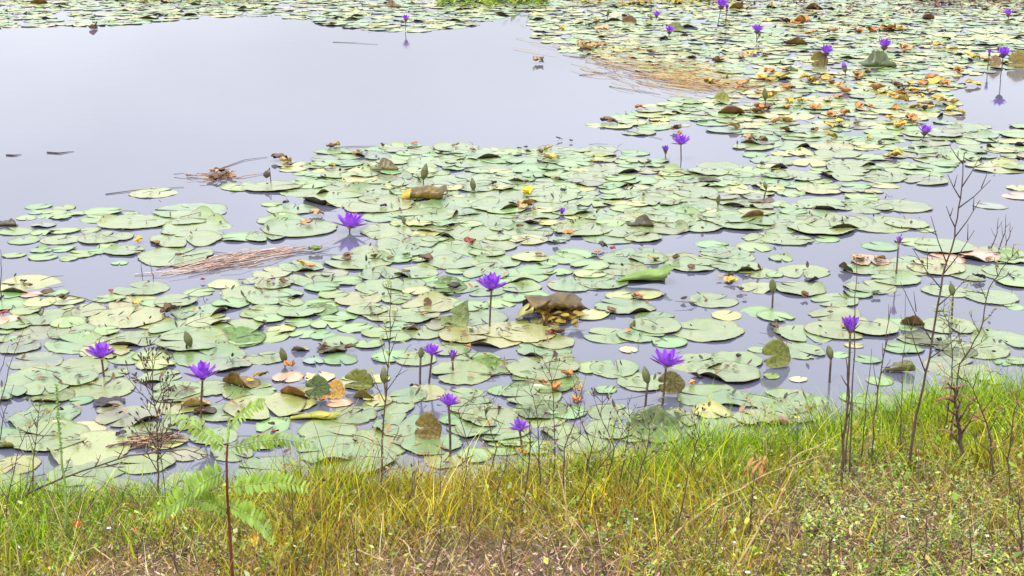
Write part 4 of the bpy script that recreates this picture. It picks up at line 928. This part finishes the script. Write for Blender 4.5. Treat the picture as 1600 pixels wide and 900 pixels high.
# ------------------------------------------------------------------ bank vegetation (uncountable)
def bank_points(n, dmin=-.03, dmax=2.2, x0=-2.1, x1=2.3):
    x = nr.uniform(x0, x1, n*2); y = shore_y(x) - (dmin + (dmax-dmin)*nr.rand(n*2)**1.15)
    k = y > 2.2; x, y = x[k][:n], y[k][:n]; return x, y, terrain(x, y)
def fbm(x, y, s, seed=0):
    v = 0
    for i, (a, b) in enumerate(((1, 1), (.5, 2.1), (.3, 4.3))):
        v = v + a*np.sin(x*s*b+seed+i*1.7+1.3*np.sin(y*s*b*.8+seed))*np.cos(y*s*b*1.1-seed*2+i+np.sin(x*s*b*.7))
    return v/1.8
def img_xy(x, y, z):
    dep = y*cP - (z-H)*sP; up = y*sP + (z-H)*cP; return 800+FPX*x/dep, 450-FPX*up/dep
def bare(x, y, z):
    """0..1: how bare and brown the ground is: the trampled patches low in the picture"""
    ix, iy = img_xy(x, y, z)
    g = lambda cx, cy, sx, sy: np.exp(-((ix-cx)/sx)**2-((iy-cy)/sy)**2)
    return np.clip(1.4*g(800, 905, 230, 55) + .8*g(1400, 790, 220, 50) + 1.1*g(1500, 905, 190, 70) + 1.0*g(230, 900, 130, 60) + .6*g(1250, 870, 160, 80) + .25*fbm(x, y, 3, 2), 0, 1)
def ribbons(x, y, z, ln, wd, lean, az, bend, cols, seg=3):
    n = len(x); t = np.linspace(0, 1, seg+1)[None, :]
    dx, dy = np.cos(az), np.sin(az)
    up = ln[:, None]*t*(1-.35*bend[:, None]*t); out = ln[:, None]*(lean[:, None]*t + bend[:, None]*t*t*.8)
    cx = x[:, None]+out*dx[:, None]; cy = y[:, None]+out*dy[:, None]; cz = z[:, None]+up*np.cos(lean)[:, None]
    tw = nr.uniform(0, np.pi, n); sx, sy = np.cos(tw)[:, None], np.sin(tw)[:, None]
    ww = wd[:, None]*.5*(1-t**1.6*.92)
    A = np.stack([cx-sx*ww, cy-sy*ww, cz], -1); B = np.stack([cx+sx*ww, cy+sy*ww, cz], -1)
    V = np.stack([A, B], 2).reshape(n, (seg+1)*2, 3)
    base = (np.arange(n)*(seg+1)*2)[:, None, None]; f = np.array([[2*i, 2*i+1, 2*i+3, 2*i+2] for i in range(seg)])[None]
    F = (base+f).reshape(-1, 4); CC = np.repeat(cols, (seg+1)*2, axis=0); return V.reshape(-1, 3), F, CC
def pick(cols, n, p=None):
    c = np.array(cols)[nr.choice(len(cols), n, p=p)]; return np.clip(c*nr.uniform(.7, 1.25, (n, 1)), 0, 1)
def build_grass():
    # green and olive blades
    n = 95000; x, y, z = bank_points(n, -.08, 1.9); n = len(x); ds = shore_y(x)-y; b = bare(x, y, z)
    k = nr.rand(n) > b*.9; x, y, z, ds, b = x[k], y[k], z[k], ds[k], b[k]; n = len(x)
    ix, iy = img_xy(x, y, z)
    gr = np.clip(1.15-ds*1.7+.25*(ix > 1000) + .5*fbm(x, y, 5, 1) + .6*np.exp(-((ix-60)/200)**2) - .95*np.exp(-((ix-680)/260)**2), 0, 1)[:, None]
    green = pick([(.17, .34, .008), (.30, .46, .012), (.07, .16, .006), (.46, .54, .03)], n); olive = pick([(.44, .38, .012), (.60, .49, .02), (.24, .21, .01), (.46, .30, .025), (.62, .54, .09), (.12, .09, .012), (.32, .17, .03), (.34, .43, .015)], n)
    sel = nr.rand(n, 1) < gr; cols = np.where(sel, green, olive)
    V, F, CC = ribbons(x, y, z-.005, nr.gamma(4, .0140, n)*(1+.45*fbm(x, y, 7, 3))*np.clip(1.35-.5*b-.35*np.clip(ds, 0, 1.2), .4, 1.4)*(1-.25*(ix < 420))*(1+.35*(ix > 1200)*np.exp(-np.clip(ds, 0, 3)/.35))+.012, nr.uniform(.0016, .0042, n), nr.rayleigh(.24, n), nr.uniform(0, 6.28, n), nr.rayleigh(.30, n), cols)
    tag(link('grass', np_mesh('grass', V, F, CC), None, [M_TINT]), 'short green and olive grass growing thickly along the pond bank', 'grass', kind='stuff')
    n = 42000; x, y, z = bank_points(n, -.02, 2.0); n = len(x); b = bare(x, y, z); k = nr.rand(n) > b*.85; x, y, z = x[k], y[k], z[k]; n = len(x)
    cols = pick([(.10, .18, .008), (.19, .18, .015), (.08, .07, .01), (.18, .26, .012), (.18, .10, .03)], n)
    V, F, CC = ribbons(x, y, z-.003, nr.gamma(4, .007, n)+.008, nr.uniform(.0018, .004, n), nr.rayleigh(.5, n), nr.uniform(0, 6.28, n), nr.rayleigh(.4, n), cols)
    tag(link('undergrowth', np_mesh('undergrowth', V, F, CC), None, [M_TINT]), 'low dark green undergrowth between the taller bank grass', 'grass', kind='stuff')
    # dry blades and stems
    n = 30000; x, y, z = bank_points(n, .05, 2.1); n = len(x)
    cols = pick([(.46, .30, .13), (.30, .17, .08), (.58, .42, .22), (.20, .10, .06), (.40, .20, .12), (.62, .50, .30)], n)
    V, F, CC = ribbons(x, y, z-.003, nr.gamma(4, .014, n)+.01, nr.uniform(.0012, .003, n), nr.rayleigh(.7, n), nr.uniform(0, 6.28, n), nr.rayleigh(.45, n), cols)
    tag(link('dry_grass', np_mesh('dry_grass', V, F, CC), None, [M_TINT]), 'tangle of dry straw coloured grass on the pond bank', 'dry grass', kind='stuff')
    n = 9000; x, y, z = bank_points(n, .04, 2.1); n = len(x)
    cols = pick([(.07, .04, .025), (.12, .07, .04), (.20, .11, .06), (.05, .04, .03)], n)
    V, F, CC = ribbons(x, y, z-.003, nr.gamma(4, .02, n)+.02, nr.uniform(.0016, .0034, n), nr.rayleigh(.55, n), nr.uniform(0, 6.28, n), nr.rayleigh(.35, n), cols)
    tag(link('dead_stems', np_mesh('dead_stems', V, F, CC), None, [M_LIT]), 'dark broken dead stems tangled in the bank grass', 'dead stems', kind='stuff')
    # small leaves of creeping herbs
    n = 52000; x, y, z = bank_points(n, .03, 2.0); n = len(x); pat = fbm(x, y, 6, 4) + .6*fbm(x, y, 17, 7); ix, iy = img_xy(x, y, z)
    k = nr.rand(n) < np.clip(.35+.5*pat+.4*(ix > 850), .06, 1)*(1-.85*bare(x, y, z)*(ix < 1250)); x, y, z = x[k], y[k], z[k]; n = len(x)
    a = nr.uniform(0, 6.28, n); el = nr.uniform(-.2, .9, n); s = nr.gamma(4, .0012, n)+.0022
    u = np.stack([np.cos(a)*np.cos(el), np.sin(a)*np.cos(el), np.sin(el)], -1); v = np.stack([-np.sin(a), np.cos(a), 0*a+nr.normal(0, .2, n)], -1)
    c0 = np.stack([x, y, z+nr.gamma(2, .011, n)], -1); s = s[:, None]
    Q = np.stack([c0, c0+u*s*.9-v*s*.55, c0+u*s*1.15*1.0, c0+u*s*.9+v*s*.55], 1)
    Q = np.stack([c0, c0+u*s*.7-v*s*.5, c0+u*s*1.7, c0+u*s*.7+v*s*.5], 1)
    cols = pick([(.24, .38, .06), (.36, .46, .12), (.15, .26, .05), (.46, .44, .10), (.40, .46, .22), (.52, .36, .10)], n, [.28, .24, .18, .14, .1, .06])
    F = np.arange(n*4).reshape(-1, 4)
    tag(link('creeping_herbs', np_mesh('creeping_herbs', Q.reshape(-1, 3), F, np.repeat(cols, 4, 0)), None, [M_TINT]), 'small leaved creeping herbs woven through the bank grass', 'ground cover', kind='stuff')
    # litter on the bare ground
    n = 52000; x, y, z = bank_points(n, .1, 2.2); n = len(x); b = bare(x, y, z); k = nr.rand(n) < .22+.8*b; x, y, z = x[k], y[k], z[k]; n = len(x)
    a = nr.uniform(0, 6.28, n); el = nr.normal(0, .35, n); s = (nr.gamma(3, .0017, n)+.002)[:, None]
    u = np.stack([np.cos(a)*np.cos(el), np.sin(a)*np.cos(el), np.sin(el)], -1); v = np.stack([-np.sin(a), np.cos(a), nr.normal(0, .4, n)], -1)
    c0 = np.stack([x, y, z+nr.gamma(2, .004, n)+.002], -1); wv = nr.uniform(.06, .32, n)[:, None]
    Q = np.stack([c0, c0+u*s*.9-v*s*wv, c0+u*s*2+np.array([0, 0, .003]), c0+u*s*1.1+v*s*wv], 1)
    cols = pick([(.46, .26, .18), (.28, .14, .09), (.62, .40, .30), (.16, .08, .05), (.50, .28, .14), (.68, .50, .40), (.38, .22, .10)], n)
    tag(link('plant_litter', np_mesh('plant_litter', Q.reshape(-1, 3), np.arange(n*4).reshape(-1, 4), np.repeat(cols, 4, 0), smooth=False), None, [M_LIT]), 'pinkish brown dead leaves and chips littering the bare bank patches', 'plant litter', kind='stuff')
build_grass()
def build_sprigs():
    r = random.Random(77); mb = MB(); cs = [(.22, .36, .05), (.36, .44, .10), (.14, .26, .03), (.46, .42, .08), (.30, .42, .16)]
    for _ in range(1500):
        ix = r.uniform(-40, 1640) if r.random() < .45 else r.uniform(850, 1640); iy = r.uniform(700, 930); g = G(ix, iy)
        if shore_y(g.x)-g.y < .06 or (ix < 1250 and r.random() < float(bare(np.array([g.x]), np.array([g.y]), np.array([g.z]))[0])): continue
        h = r.uniform(.02, .075); lean = Vector((r.gauss(0, .25), r.gauss(0, .25), 1)).normalized(); c = r.choice(cs); st = (c[0]*.8, c[1]*.6, c[2]*.6)
        mb.tube([g, g+lean*h], .0012, .0006, 3, c=st, cap=False)
        n = r.randint(3, 6); a0 = r.uniform(0, 6.28); s = r.uniform(.007, .015)
        for j in range(n):
            p = g+lean*h*(.25+.75*j/n); f = r.uniform(.75, 1.25)
            for sd in (0, math.pi):
                a = a0+j*1.57+sd; mb.leaf(p, (math.cos(a), math.sin(a), r.uniform(-.1, .5)), (0, 0, 1), s*(1.1-.5*j/n), s*.45, c=(c[0]*f, c[1]*f, c[2]*f), curl=.2, seg=2)
    tag(mb.obj('leafy_sprigs', [M_TINT], None, col=True), 'low leafy sprigs scattered through the bank grass', 'ground cover', kind='stuff')
build_sprigs()

# ------------------------------------------------------------------ single weeds on the bank
def weed(pts, label, nb=8, bl=50, start=.35, ba=32, sub=1, r0=.0024, mats=M_TWIG, leaf=None, nodes=0, name='dry_weed', cat='weed', group=None, seed=None, lean=0, water=False, sharp=False, inf=None):
    """pts: outline of the main stem in the picture, foot first, built at the foot's own distance"""
    r = random.Random(seed if seed is not None else int(pts[0][0]*3+pts[0][1]))
    B = P(*pts[0]) if water else G(*pts[0]); k = mpp(B); S = [Vector((0, 0, -.01))]
    for i, (x, y) in enumerate(pts[1:]): S.append(at_Y(x, y, B.y+lean*(i+1)*.02) - B)
    root = empty(name, B); tag(root, label, cat, group)
    # smooth the main line
    D = []
    for i in range(len(S)-1):
        for t in range(4): D.append(S[i].lerp(S[i+1], t/4) + Vector((r.gauss(0, .0012), r.gauss(0, .003), 0)))
    D.append(S[-1]); r0 *= 1.05; tw = MB(); tw.tube(D, r0, r0*.3, 6)
    tips = []
    for j in range(nb):
        f = start + (1-start)*(j+.5*r.random())/nb; i = min(len(D)-2, int(f*(len(D)-1))); p = D[i]; tdir = (D[i+1]-D[i]).normalized()
        side = 1 if j % 2 else -1; a = rad(ba+r.uniform(-10, 12))*side; dpt = r.uniform(-.5, .5)
        q = Matrix.Rotation(a, 3, 'Y') @ tdir; q = (q + Vector((0, dpt*.5, 0))).normalized()
        ln = bl*k*r.uniform(.5, 1.1)*(1.15-.7*(f-start)/(1-start)); u = Vector((0, 0, 1))
        e1 = p+q*ln*.5; e2 = p+q*ln+u*ln*.12
        tw.tube([p, e1, e2], r0*.5, r0*.22, 5); tips.append((e2, q))
        for s_ in range(sub):
            pp = p.lerp(e2, r.uniform(.35, .8)); a2 = rad(r.choice([-1, 1])*r.uniform(22, 48)); q2 = (Matrix.Rotation(a2, 3, 'Y') @ q + Vector((0, r.uniform(-.5, .5), .1))).normalized()
            e3 = pp+q2*ln*r.uniform(.25, .5); tw.tube([pp, e3], r0*.36, r0*.18, 4); tips.append((e3, q2))
    tw.obj('stem', [mats], root)
    if nodes:
        sb = MB()
        for e, q in tips:
            for _ in range(nodes): 
                c = e - q*r.uniform(0, .018); sb.lathe(c, (q.x+r.uniform(-.4, .4), q.y, q.z+.3), [(0, .0008), (.003, .0024), (.007, .0018), (.010, .0004)], 5)
        sb.obj('seed_sprays', [mats], root)
    if leaf:
        lb = MB(); n, ls, lm = leaf
        for e, q in tips+[(D[int(len(D)*r.uniform(.3, .95))], Vector((r.uniform(-1, 1), r.uniform(-1, 1), .5))) for _ in range(n)]:
            a = r.uniform(0, 6.28); lb.leaf(e, (math.cos(a)*.8+q.x, math.sin(a)*.6, .35), (0, 0, 1), ls*r.uniform(.6, 1.2), ls*.38, curl=.3)
        lb.obj('leaves', [lm], root)
    return root
M_BLEAF = simple('brown_dead_leaf', (.22, .10, .05), .7, 40, .4, .15)
M_OLEAF = simple('olive_leaf', (.26, .30, .08), .55, 40, .3, .3)
weed([(596, 775), (597, 690), (604, 610), (609, 540), (611, 440)], 'tall dark dry weed with thin forked branches rising left of centre', 7, 55, .45, 24, 1, .0030, leaf=(8, .030, M_OLEAF), name='dry_weed')
weed([(247, 790), (247, 720), (246, 660), (238, 610), (225, 560)], 'dark twiggy dead weed crowded with seed nodes at left', 16, 85, .22, 26, 3, .0030, nodes=2)
weed([(262, 790), (250, 700), (262, 620), (270, 570)], 'slim knobbly dead stem standing against the dark twiggy weed', 9, 45, .3, 24, 2, .0016, nodes=2)
weed([(1415, 738), (1432, 650), (1452, 560), (1470, 450), (1490, 370), (1500, 310), (1507, 238)], 'tallest bare weed with ascending grey-brown branches at right', 13, 85, .28, 36, 1, .0038)
weed([(1482, 705), (1490, 640), (1500, 570), (1530, 520), (1545, 450), (1572, 412), (1592, 390)], 'leafy olive weed arching toward the right edge', 9, 40, .35, 38, 1, .0028, leaf=(16, .030, M_OLEAF))
weed([(1470, 690), (1486, 620), (1488, 560), (1484, 510), (1470, 480)], 'olive leafed weed with a bushy top beside the tallest bare weed', 10, 45, .4, 40, 1, .0022, leaf=(22, .028, M_OLEAF))
weed([(1362, 740), (1366, 660), (1380, 560), (1392, 480)], 'thin weed with forked grass-like tips left of the tallest bare weed', 5, 45, .5, 18, 0, .0028)
weed([(1343, 735), (1352, 650), (1362, 545)], 'straight thin dark stalk between two taller ones', 0, 0, r0=.0022)
weed([(1326, 760), (1330, 640), (1336, 520), (1338, 405)], 'very tall thin straight stalk passing the cup-shaped lily', 0, 0, r0=.0026)
weed([(1314, 770), (1318, 690), (1326, 620), (1322, 560)], 'thick dark stalk at the foot of the cup-shaped lily', 3, 30, .3, 20, 0, .0046)
weed([(1320, 745), (1324, 690), (1332, 600)], 'brown stalk leaning on the thick dark stalk', 0, 0, r0=.0032)
weed([(1406, 720), (1408, 640), (1412, 560), (1415, 455)], 'thin olive stalk behind the orange-brown rolled pad', 3, 30, .5, 28, 0, .0018)
weed([(1508, 735), (1500, 680), (1494, 640), (1490, 600)], 'thick dark dead weed with hanging brown leaves at right', 9, 38, .25, 40, 1, .0062, leaf=(20, .032, M_BLEAF))
weed([(1552, 760), (1550, 690), (1530, 630), (1508, 585)], 'dark branching dead weed near the right edge', 7, 50, .3, 40, 1, .0030)
weed([(1580, 800), (1576, 720), (1584, 650), (1590, 610)], 'thin dry weed rising at the right edge of the bank', 5, 35, .35, 32, 1, .0022, leaf=(4, .02, M_BLEAF))
weed([(1600, 880), (1594, 820), (1590, 760)], 'dark stub of a dead stem cut by the right edge', 3, 40, .3, 25, 0, .003)
weed([(-10, 800), (60, 762), (130, 735), (200, 712), (290, 702), (340, 715)], 'long dark dead branch arching over the water at lower left', 12, 55, .15, 42, 1, .0034, name='dead_branch', cat='branch')
weed([(-5, 770), (70, 742), (140, 748), (220, 742)], 'thin dark twig lying below the long arching branch', 6, 40, .2, 38, 1, .0020, name='dead_branch', cat='branch')
weed([(50, 800), (52, 720), (58, 670), (63, 622)], 'small leafy weed with dark stem at lower left', 8, 42, .4, 30, 1, .0022, leaf=(14, .026, M_OLEAF))
weed([(10, 830), (12, 780), (30, 700), (48, 660)], 'thin dark forked weed at the left edge', 6, 55, .3, 30, 1, .002)
weed([(105, 840), (100, 760), (95, 700), (90, 650), (88, 600)], 'upright pale green flower spike at left', 0, 0, r0=.0042, mats=M_GSTEM, name='green_spike', cat='plant', leaf=None)
for j, (a, b_) in enumerate((((-4, 640), (38, 512)), ((-6, 618), (14, 540)), ((-2, 690), (22, 600)))):
    weed([a, ((a[0]+b_[0])/2-3, (a[1]+b_[1])/2), b_], ['long dark reed blade leaning in at the left edge', 'short dark reed blade at the left edge above the longer one', 'dark reed blade rising low at the left edge'][j], 0, 0, r0=.0022, water=True, name='reed')
weed([(0, 470), (2, 430), (1, 390)], 'thin dark reed at the left edge over open water', 0, 0, r0=.003, water=True, name='reed')
weed([(222, 432), (221, 418), (219, 405)], 'short dark reed left of the pair by the straw mat', 0, 0, r0=.0022, water=True, name='reed')
weed([(240, 436), (237, 422), (234, 409)], 'short dark reed right of its twin by the straw mat', 0, 0, r0=.0022, water=True, name='reed')
for j, q in enumerate([(1548, 388, 1560, 340), (1560, 390, 1572, 335), (1570, 385, 1578, 350)]):
    weed([(q[0], q[1]), ((q[0]+q[2])/2+4, (q[1]+q[3])/2), (q[2], q[3])], ['leftmost grey reed of the broken clump at far right', 'middle grey reed of the broken clump at far right', 'rightmost grey reed of the broken clump at far right'][j], 2, 22, .3, 40, 0, r0=.003, water=True, name='reed', group='broken reeds at the right')
# the weed thicket in the middle of the bank
TH = [((866, 770), (868, 690), (862, 600), (858, 560)), ((880, 790), (882, 700), (905, 640), (895, 590)), ((905, 775), (925, 700), (905, 650), (900, 618)), ((940, 780), (960, 700), (938, 650), (944, 610)),
      ((960, 790), (975, 720), (985, 660), (980, 625)), ((890, 800), (930, 740), (960, 700), (985, 660)), ((985, 800), (1000, 740), (1015, 690), (1012, 655)), ((845, 790), (842, 700), (838, 640), (826, 600)),
      ((815, 800), (830, 700), (826, 650), (800, 615)), ((1075, 770), (1082, 720), (1090, 680), (1080, 640)), ((760, 760), (775, 700), (760, 650), (766, 620)), ((725, 770), (733, 700), (715, 640), (760, 610))]
W1 = ['tallest', 'slim', 'forked', 'knotted', 'wiry', 'bent', 'upright', 'grey', 'arching', 'short pale-tipped', 'straggling', 'hooked']
for j, t_ in enumerate(TH):
    px_ = int(t_[0][0])
    weed(list(t_), f'{W1[j]} thin dark weed in the tangled thicket near the bank centre' if j not in (9, 10, 11) else f'{W1[j]} thin weed beside the tangled bank thicket', 8, 48, .3, 34, 1, .0020, group='thin weeds of the bank thicket', leaf=(5, .016, M_OLEAF) if j % 2 else None, nodes=0 if j % 3 else 1)
for j, t_ in enumerate([((508, 905), (510, 850), (512, 780)), ((474, 905), (484, 830), (498, 700)), ((560, 905), (556, 860), (548, 800)), ((640, 860), (634, 800), (655, 720)), ((730, 880), (735, 820), (742, 770)), ((778, 900), (800, 830), (806, 770)), ((1050, 850), (1065, 800), (1080, 720)),
      ((1000, 880), (1040, 830), (1090, 790)), ((1296, 905), (1296, 860), (1298, 835)), ((1216, 905), (1215, 860), (1214, 830)), ((1445, 905), (1446, 860), (1448, 800)), ((1374, 905), (1380, 850), (1386, 770)), ((458, 860), (458, 800), (456, 750)), ((1200, 840), (1230, 790), (1265, 730)), ((1170, 840), (1174, 790), (1180, 735)),
      ((212, 905), (214, 860), (240, 800)), ((278, 905), (270, 840), (280, 770)), ((945, 900), (935, 840), (920, 780)), ((1520, 905), (1518, 860), (1514, 820)), ((1102, 905), (1120, 850), (1128, 800)), ((670, 905), (690, 850), (688, 800)), ((332, 840), (330, 800), (322, 760))]):
    adj = ['tall straight', 'slanted', 'slim', 'crooked', 'low', 'leaning', 'dark curved', 'sprawling', 'short', 'stubby', 'knobbly', 'long dark', 'thin upright', 'diagonal', 'tiny-leafed', 'frayed', 'straggly', 'weathered', 'dark stiff', 'spindly', 'reddish', 'hair-thin']
    px_ = t_[0][0]; where = 'left of the feathery fern-leaved seedling' if px_ < 350 else 'between the feathery seedling and the bank centre' if px_ < 700 else 'in the bare patch at the bank centre' if px_ < 1000 else 'right of the bank centre among low herbs' if px_ < 1320 else 'on the bare right part of the bank'
    weed(list(t_), f'{adj[j]} dead stalk {where}', [0, 2, 5, 3, 1, 4][j % 6], [20, 45, 30, 60, 34][j % 5], [.3, .5, .15, .4][j % 4], [22, 34, 48][j % 3], j % 2, [.0019, .0012, .0025, .0015][j % 4], nodes=1 if j % 2 else 0, group='dead stalks standing in the bank grass', name='dead_stalk')
for j, (t_, lab) in enumerate([([(995, 905), (1060, 850), (1130, 800), (1200, 762), (1290, 735)], 'thick pale dry stalk slanting up to the right across the bank'), ([(1135, 905), (1170, 850), (1210, 790), (1240, 730)], 'second pale dry stalk crossing the grass right of the first'),
      ([(1060, 860), (1120, 820), (1180, 795)], 'thin straw stalk branching below the thick pale one'), ([(890, 840), (884, 790), (872, 735)], 'pale straight straw stalk leaning left in the bank centre'), ([(1195, 760), (1240, 715), (1290, 690)], 'tan stalk near the folded dead leaf bunch'),
      ([(515, 870), (560, 885), (600, 905)], 'curved pale root-like stalk at the bottom edge'), ([(618, 840), (632, 870), (648, 905)], 'short pale stalk curving down at the bottom centre left'), ([(115, 865), (150, 880), (178, 905)], 'whitish curved stalk at the lower left')]):
    p0 = G(*t_[0]); B = p0; V = []
    for k_, (x, y) in enumerate(t_): 
        g = G(x, min(y, 905)); V.append(g + Vector((0, 0, .035 + .02*k_/len(t_))) - B) if j in (0, 2, 5, 6, 7) else V.append(at_Y(x, y, B.y+.01*k_)-B+Vector((0, 0, -.01 if k_ == 0 else 0)))
    if j in (0, 2, 5, 6, 7): V[0] = Vector((0, 0, 0))
    mb = MB(); D = []
    for i in range(len(V)-1):
        for t in range(3): D.append(V[i].lerp(V[i+1], t/3)+Vector((rng.gauss(0, .002), 0, rng.gauss(0, .002))))
    D.append(V[-1]); mb.tube(D, [.0038, .0032, .0022, .0035, .003, .0032, .003, .003][j], .0015, 6); o = mb.obj('dry_stalk', [M_STALK]); o.location = B; tag(o, lab, 'dry stalk', 'pale dry stalks on the bank')
rw = random.Random(31)
for j in range(34):
    x = rw.uniform(420, 1290) if j % 3 else rw.uniform(780, 1080); yb = np.interp(x, [q[0] for q in SH], [q[1] for q in SH]) + rw.uniform(8, 60); h = rw.uniform(50, 135); ln_ = rw.uniform(-35, 35)
    weed([(x, yb), (x+ln_*.3+rw.uniform(-6, 6), yb-h*.5), (x+ln_, yb-h)], place_label('wispy dry weed', x+ln_, yb-h*.8, 'wispy dry weed in the tangle along the grassy water edge', 260), rw.choice([3, 5, 7]), rw.uniform(25, 55), .3, rw.uniform(25, 45), 1, rw.uniform(.0010, .0017), leaf=(4, .013, M_OLEAF) if j % 3 == 0 else None, nodes=1 if j % 4 == 0 else 0, seed=900+j, name='wispy_weed', group='wispy weeds along the water edge', mats=M_TWIG if j % 2 else M_STALK)
# bunch of folded tan dead leaves
B = G(1185, 760); root = empty('dead_leaf_bunch', B); tag(root, 'bunch of folded tan dead leaves hooked on weeds right of the bank thicket', 'dead leaves')
mb = MB()
for k_ in range(9):
    a = rng.uniform(0, 6.28); mb.leaf((rng.uniform(-.02, .02), rng.uniform(-.02, .02), .085), (math.cos(a), math.sin(a)*.4, -.5), (0, 0, 1), .075, .013, curl=.5, c=(.45, .22, .07))
mb.obj('leaves', [simple('tan_leaf', (.46, .24, .08), .7, 40, .3, .2)], root)
mb = MB(); mb.tube([(0, 0, -.01), (0, 0, .05), (0, 0, .09)], .002, .0015, 5); mb.obj('stem', [M_STALK], root)

# green spike detail
mb = MB(); B = G(105, 840); 
for k_ in range(60):
    t = k_/60; p = (at_Y(105-17*(.55+.45*t), 840-240*(.55+.45*t), B.y)-B); a = k_*2.4
    mb.lathe(p, (math.cos(a), math.sin(a), .6), [(0, .001), (.003, .0028), (.007, .001)], 5)
sp_ = [o for o in C.objects if o.name.startswith('green_spike')][0]; mb.obj('flower_sprays', [M_GSTEM], sp_)

# ------------------------------------------------------------------ the feathery seedling
B = G(364, 925); Yb = B.y; root = empty('feathery_seedling', B); tag(root, 'bright green feathery seedling with a red stem growing from the bank', 'seedling')
S = [Vector((0, 0, -.01))] + [at_Y(x, y, Yb)-B for x, y in ((362, 880), (359, 830), (355, 770), (354, 720), (356, 685), (357, 655))]
mb = MB(); mb.tube(S, .0042, .0020, 8); mb.obj('stem', [M_RSTEM], root)
M_FROND = simple('feathery_leaflet', (.22, .35, .03), .5, 30, .35, .26)
def frond(pts, n, llen, dy=0., wid=.31):
    Q = [at_Y(x, y, Yb+dy*i/(len(pts)-1))-B for i, (x, y) in enumerate(pts)]
    D = []
    for i in range(len(Q)-1):
        for t in range(6): D.append(Q[i].lerp(Q[i+1], t/6))
    D.append(Q[-1])
    fr = MB(); fr.tube(D, .0014, .0007, 5); fo = fr.obj('frond', [M_GSTEM], root)
    lb = MB(); L_ = len(D)-1
    for j in range(n):
        f = .08+.92*j/(n-1); i = min(L_-1, int(f*L_)); p = D[i].lerp(D[i+1], f*L_-i); td = (D[i+1]-D[i]).normalized()
        sz = llen*.78*math.sin(math.pi*(.18+.72*f))**.6*rng.uniform(.82, 1.1)
        for sd in (-1, 1):
            o_ = (Vector((0, 0, 1))*.70*sd + Vector((0, .60*sd, 0)) + td*rng.uniform(.35, .65) + Vector((0, rng.uniform(-.25, .25), 0))).normalized()
            lb.leaf(p, o_, Vector((rng.uniform(-.5, .5), -1, .35)), sz, sz*wid, curl=rng.uniform(.02, .3), seg=4, cup=.05)
    lb.obj('leaflets', [M_FROND], fo)
frond([(353, 735), (320, 752), (285, 780), (244, 805)], 17, .046, -.20)
frond([(357, 762), (395, 756), (435, 752), (478, 762)], 18, .038, -.12)
frond([(354, 700), (330, 682), (300, 662), (260, 648)], 16, .034, .10)
frond([(358, 700), (400, 690), (440, 686), (482, 694)], 18, .034, .12)
frond([(357, 672), (375, 650), (395, 634), (412, 628)], 13, .028, .02)
frond([(357, 790), (380, 800), (405, 815), (425, 845)], 14, .038, -.18)
frond([(356, 690), (357, 670), (358, 655)], 8, .026, 0)
frond([(355, 800), (335, 785), (315, 782), (290, 790)], 12, .034, -.12)

# ------------------------------------------------------------------ small wildflowers and bright fallen leaves on the bank
for j, (x, y, lab) in enumerate([(1320, 858, 'white'), (1130, 858, 'white'), (1146, 848, 'white'), (1258, 868, 'white'), (1305, 845, 'white'), (1168, 895, 'white'), (994, 812, 'white'), (1542, 838, 'white'), (1410, 808, 'white'), (1432, 812, 'white'), (170, 826, 'white'), (535, 745, 'yellow')]):
    Bq = G(x, y+14); hd = at_Y(x, y, Bq.y)-Bq; root = empty('wildflower', Bq)
    mb = MB(); mb.tube([(0, 0, -.005), hd*.5, hd], .0010, .0008, 4); mb.obj('stem', [M_GSTEM], root)
    mb = MB()
    for k_ in range(6): a = k_*1.047; mb.leaf(hd, (math.cos(a), math.sin(a), .35), (0, 0, 1), .0075, .006, curl=.1, seg=3)
    mb.obj('petals', [M_WHITE if lab == 'white' else M_STAMEN], root)
    tag(root, ['tiny white wildflower left of the bare right patch', 'white wildflower beside the thick pale stalk', 'smaller white wildflower just right of its twin', 'white wildflower near the bottom right', 'white wildflower above the low herbs', 'white wildflower at the bottom edge', 'pale wildflower in the bank centre', 'white speck of a wildflower near the right edge', 'white wildflower in the bare right patch', 'paired white wildflower in the bare right patch', 'lone white wildflower at left', 'tiny yellow wildflower on the grass edge'][j], 'wildflower', 'tiny wildflowers on the bank')
BL = [(120, 835, 14, 'o'), (178, 782, 8, 'o'), (206, 808, 9, 'o'), (208, 823, 8, 'o'), (215, 845, 8, 'o'), (398, 860, 22, 'y'), (965, 785, 16, 'o'), (490, 815, 10, 'o'), (1432, 726, 14, 'o'), (1348, 745, 12, 'o'), (973, 850, 10, 'r'), (530, 835, 8, 'o')]
for j, (x, y, wp, c) in enumerate(BL):
    g = G(x, y); r = .5*wp*mpp(g); o = bpy.data.objects.new('fallen_leaf', SC[j % 8]); C.objects.link(o); o.location = g+Vector((0, 0, .03)); o.scale = (r, r, r)
    o.rotation_euler = (rng.uniform(.3, 1.2), rng.uniform(-.5, .5), rng.uniform(0, 6)); o.color = (*{'o': (.75, .24, .03), 'y': (.75, .50, .03), 'r': (.6, .12, .04)}[c], 1)
    tag(o, ['bright orange fallen leaf in the grass at lower left', 'tiny orange leaf high in the left grass', 'upper orange leaf of three in the left grass', 'middle orange leaf of three in the left grass', 'lowest orange leaf of three in the left grass', 'yellow fallen leaf right of the red seedling stem', 'orange leaf caught in the bank centre herbs', 'orange leaf between seedling and tall weed', 'orange leaf under the tallest bare weed', 'orange leaf beside the thick dark stalk', 'red leaf bit low in the bank centre', 'small orange leaf low right of the seedling'][j], 'fallen leaf', 'bright fallen leaves on the bank')
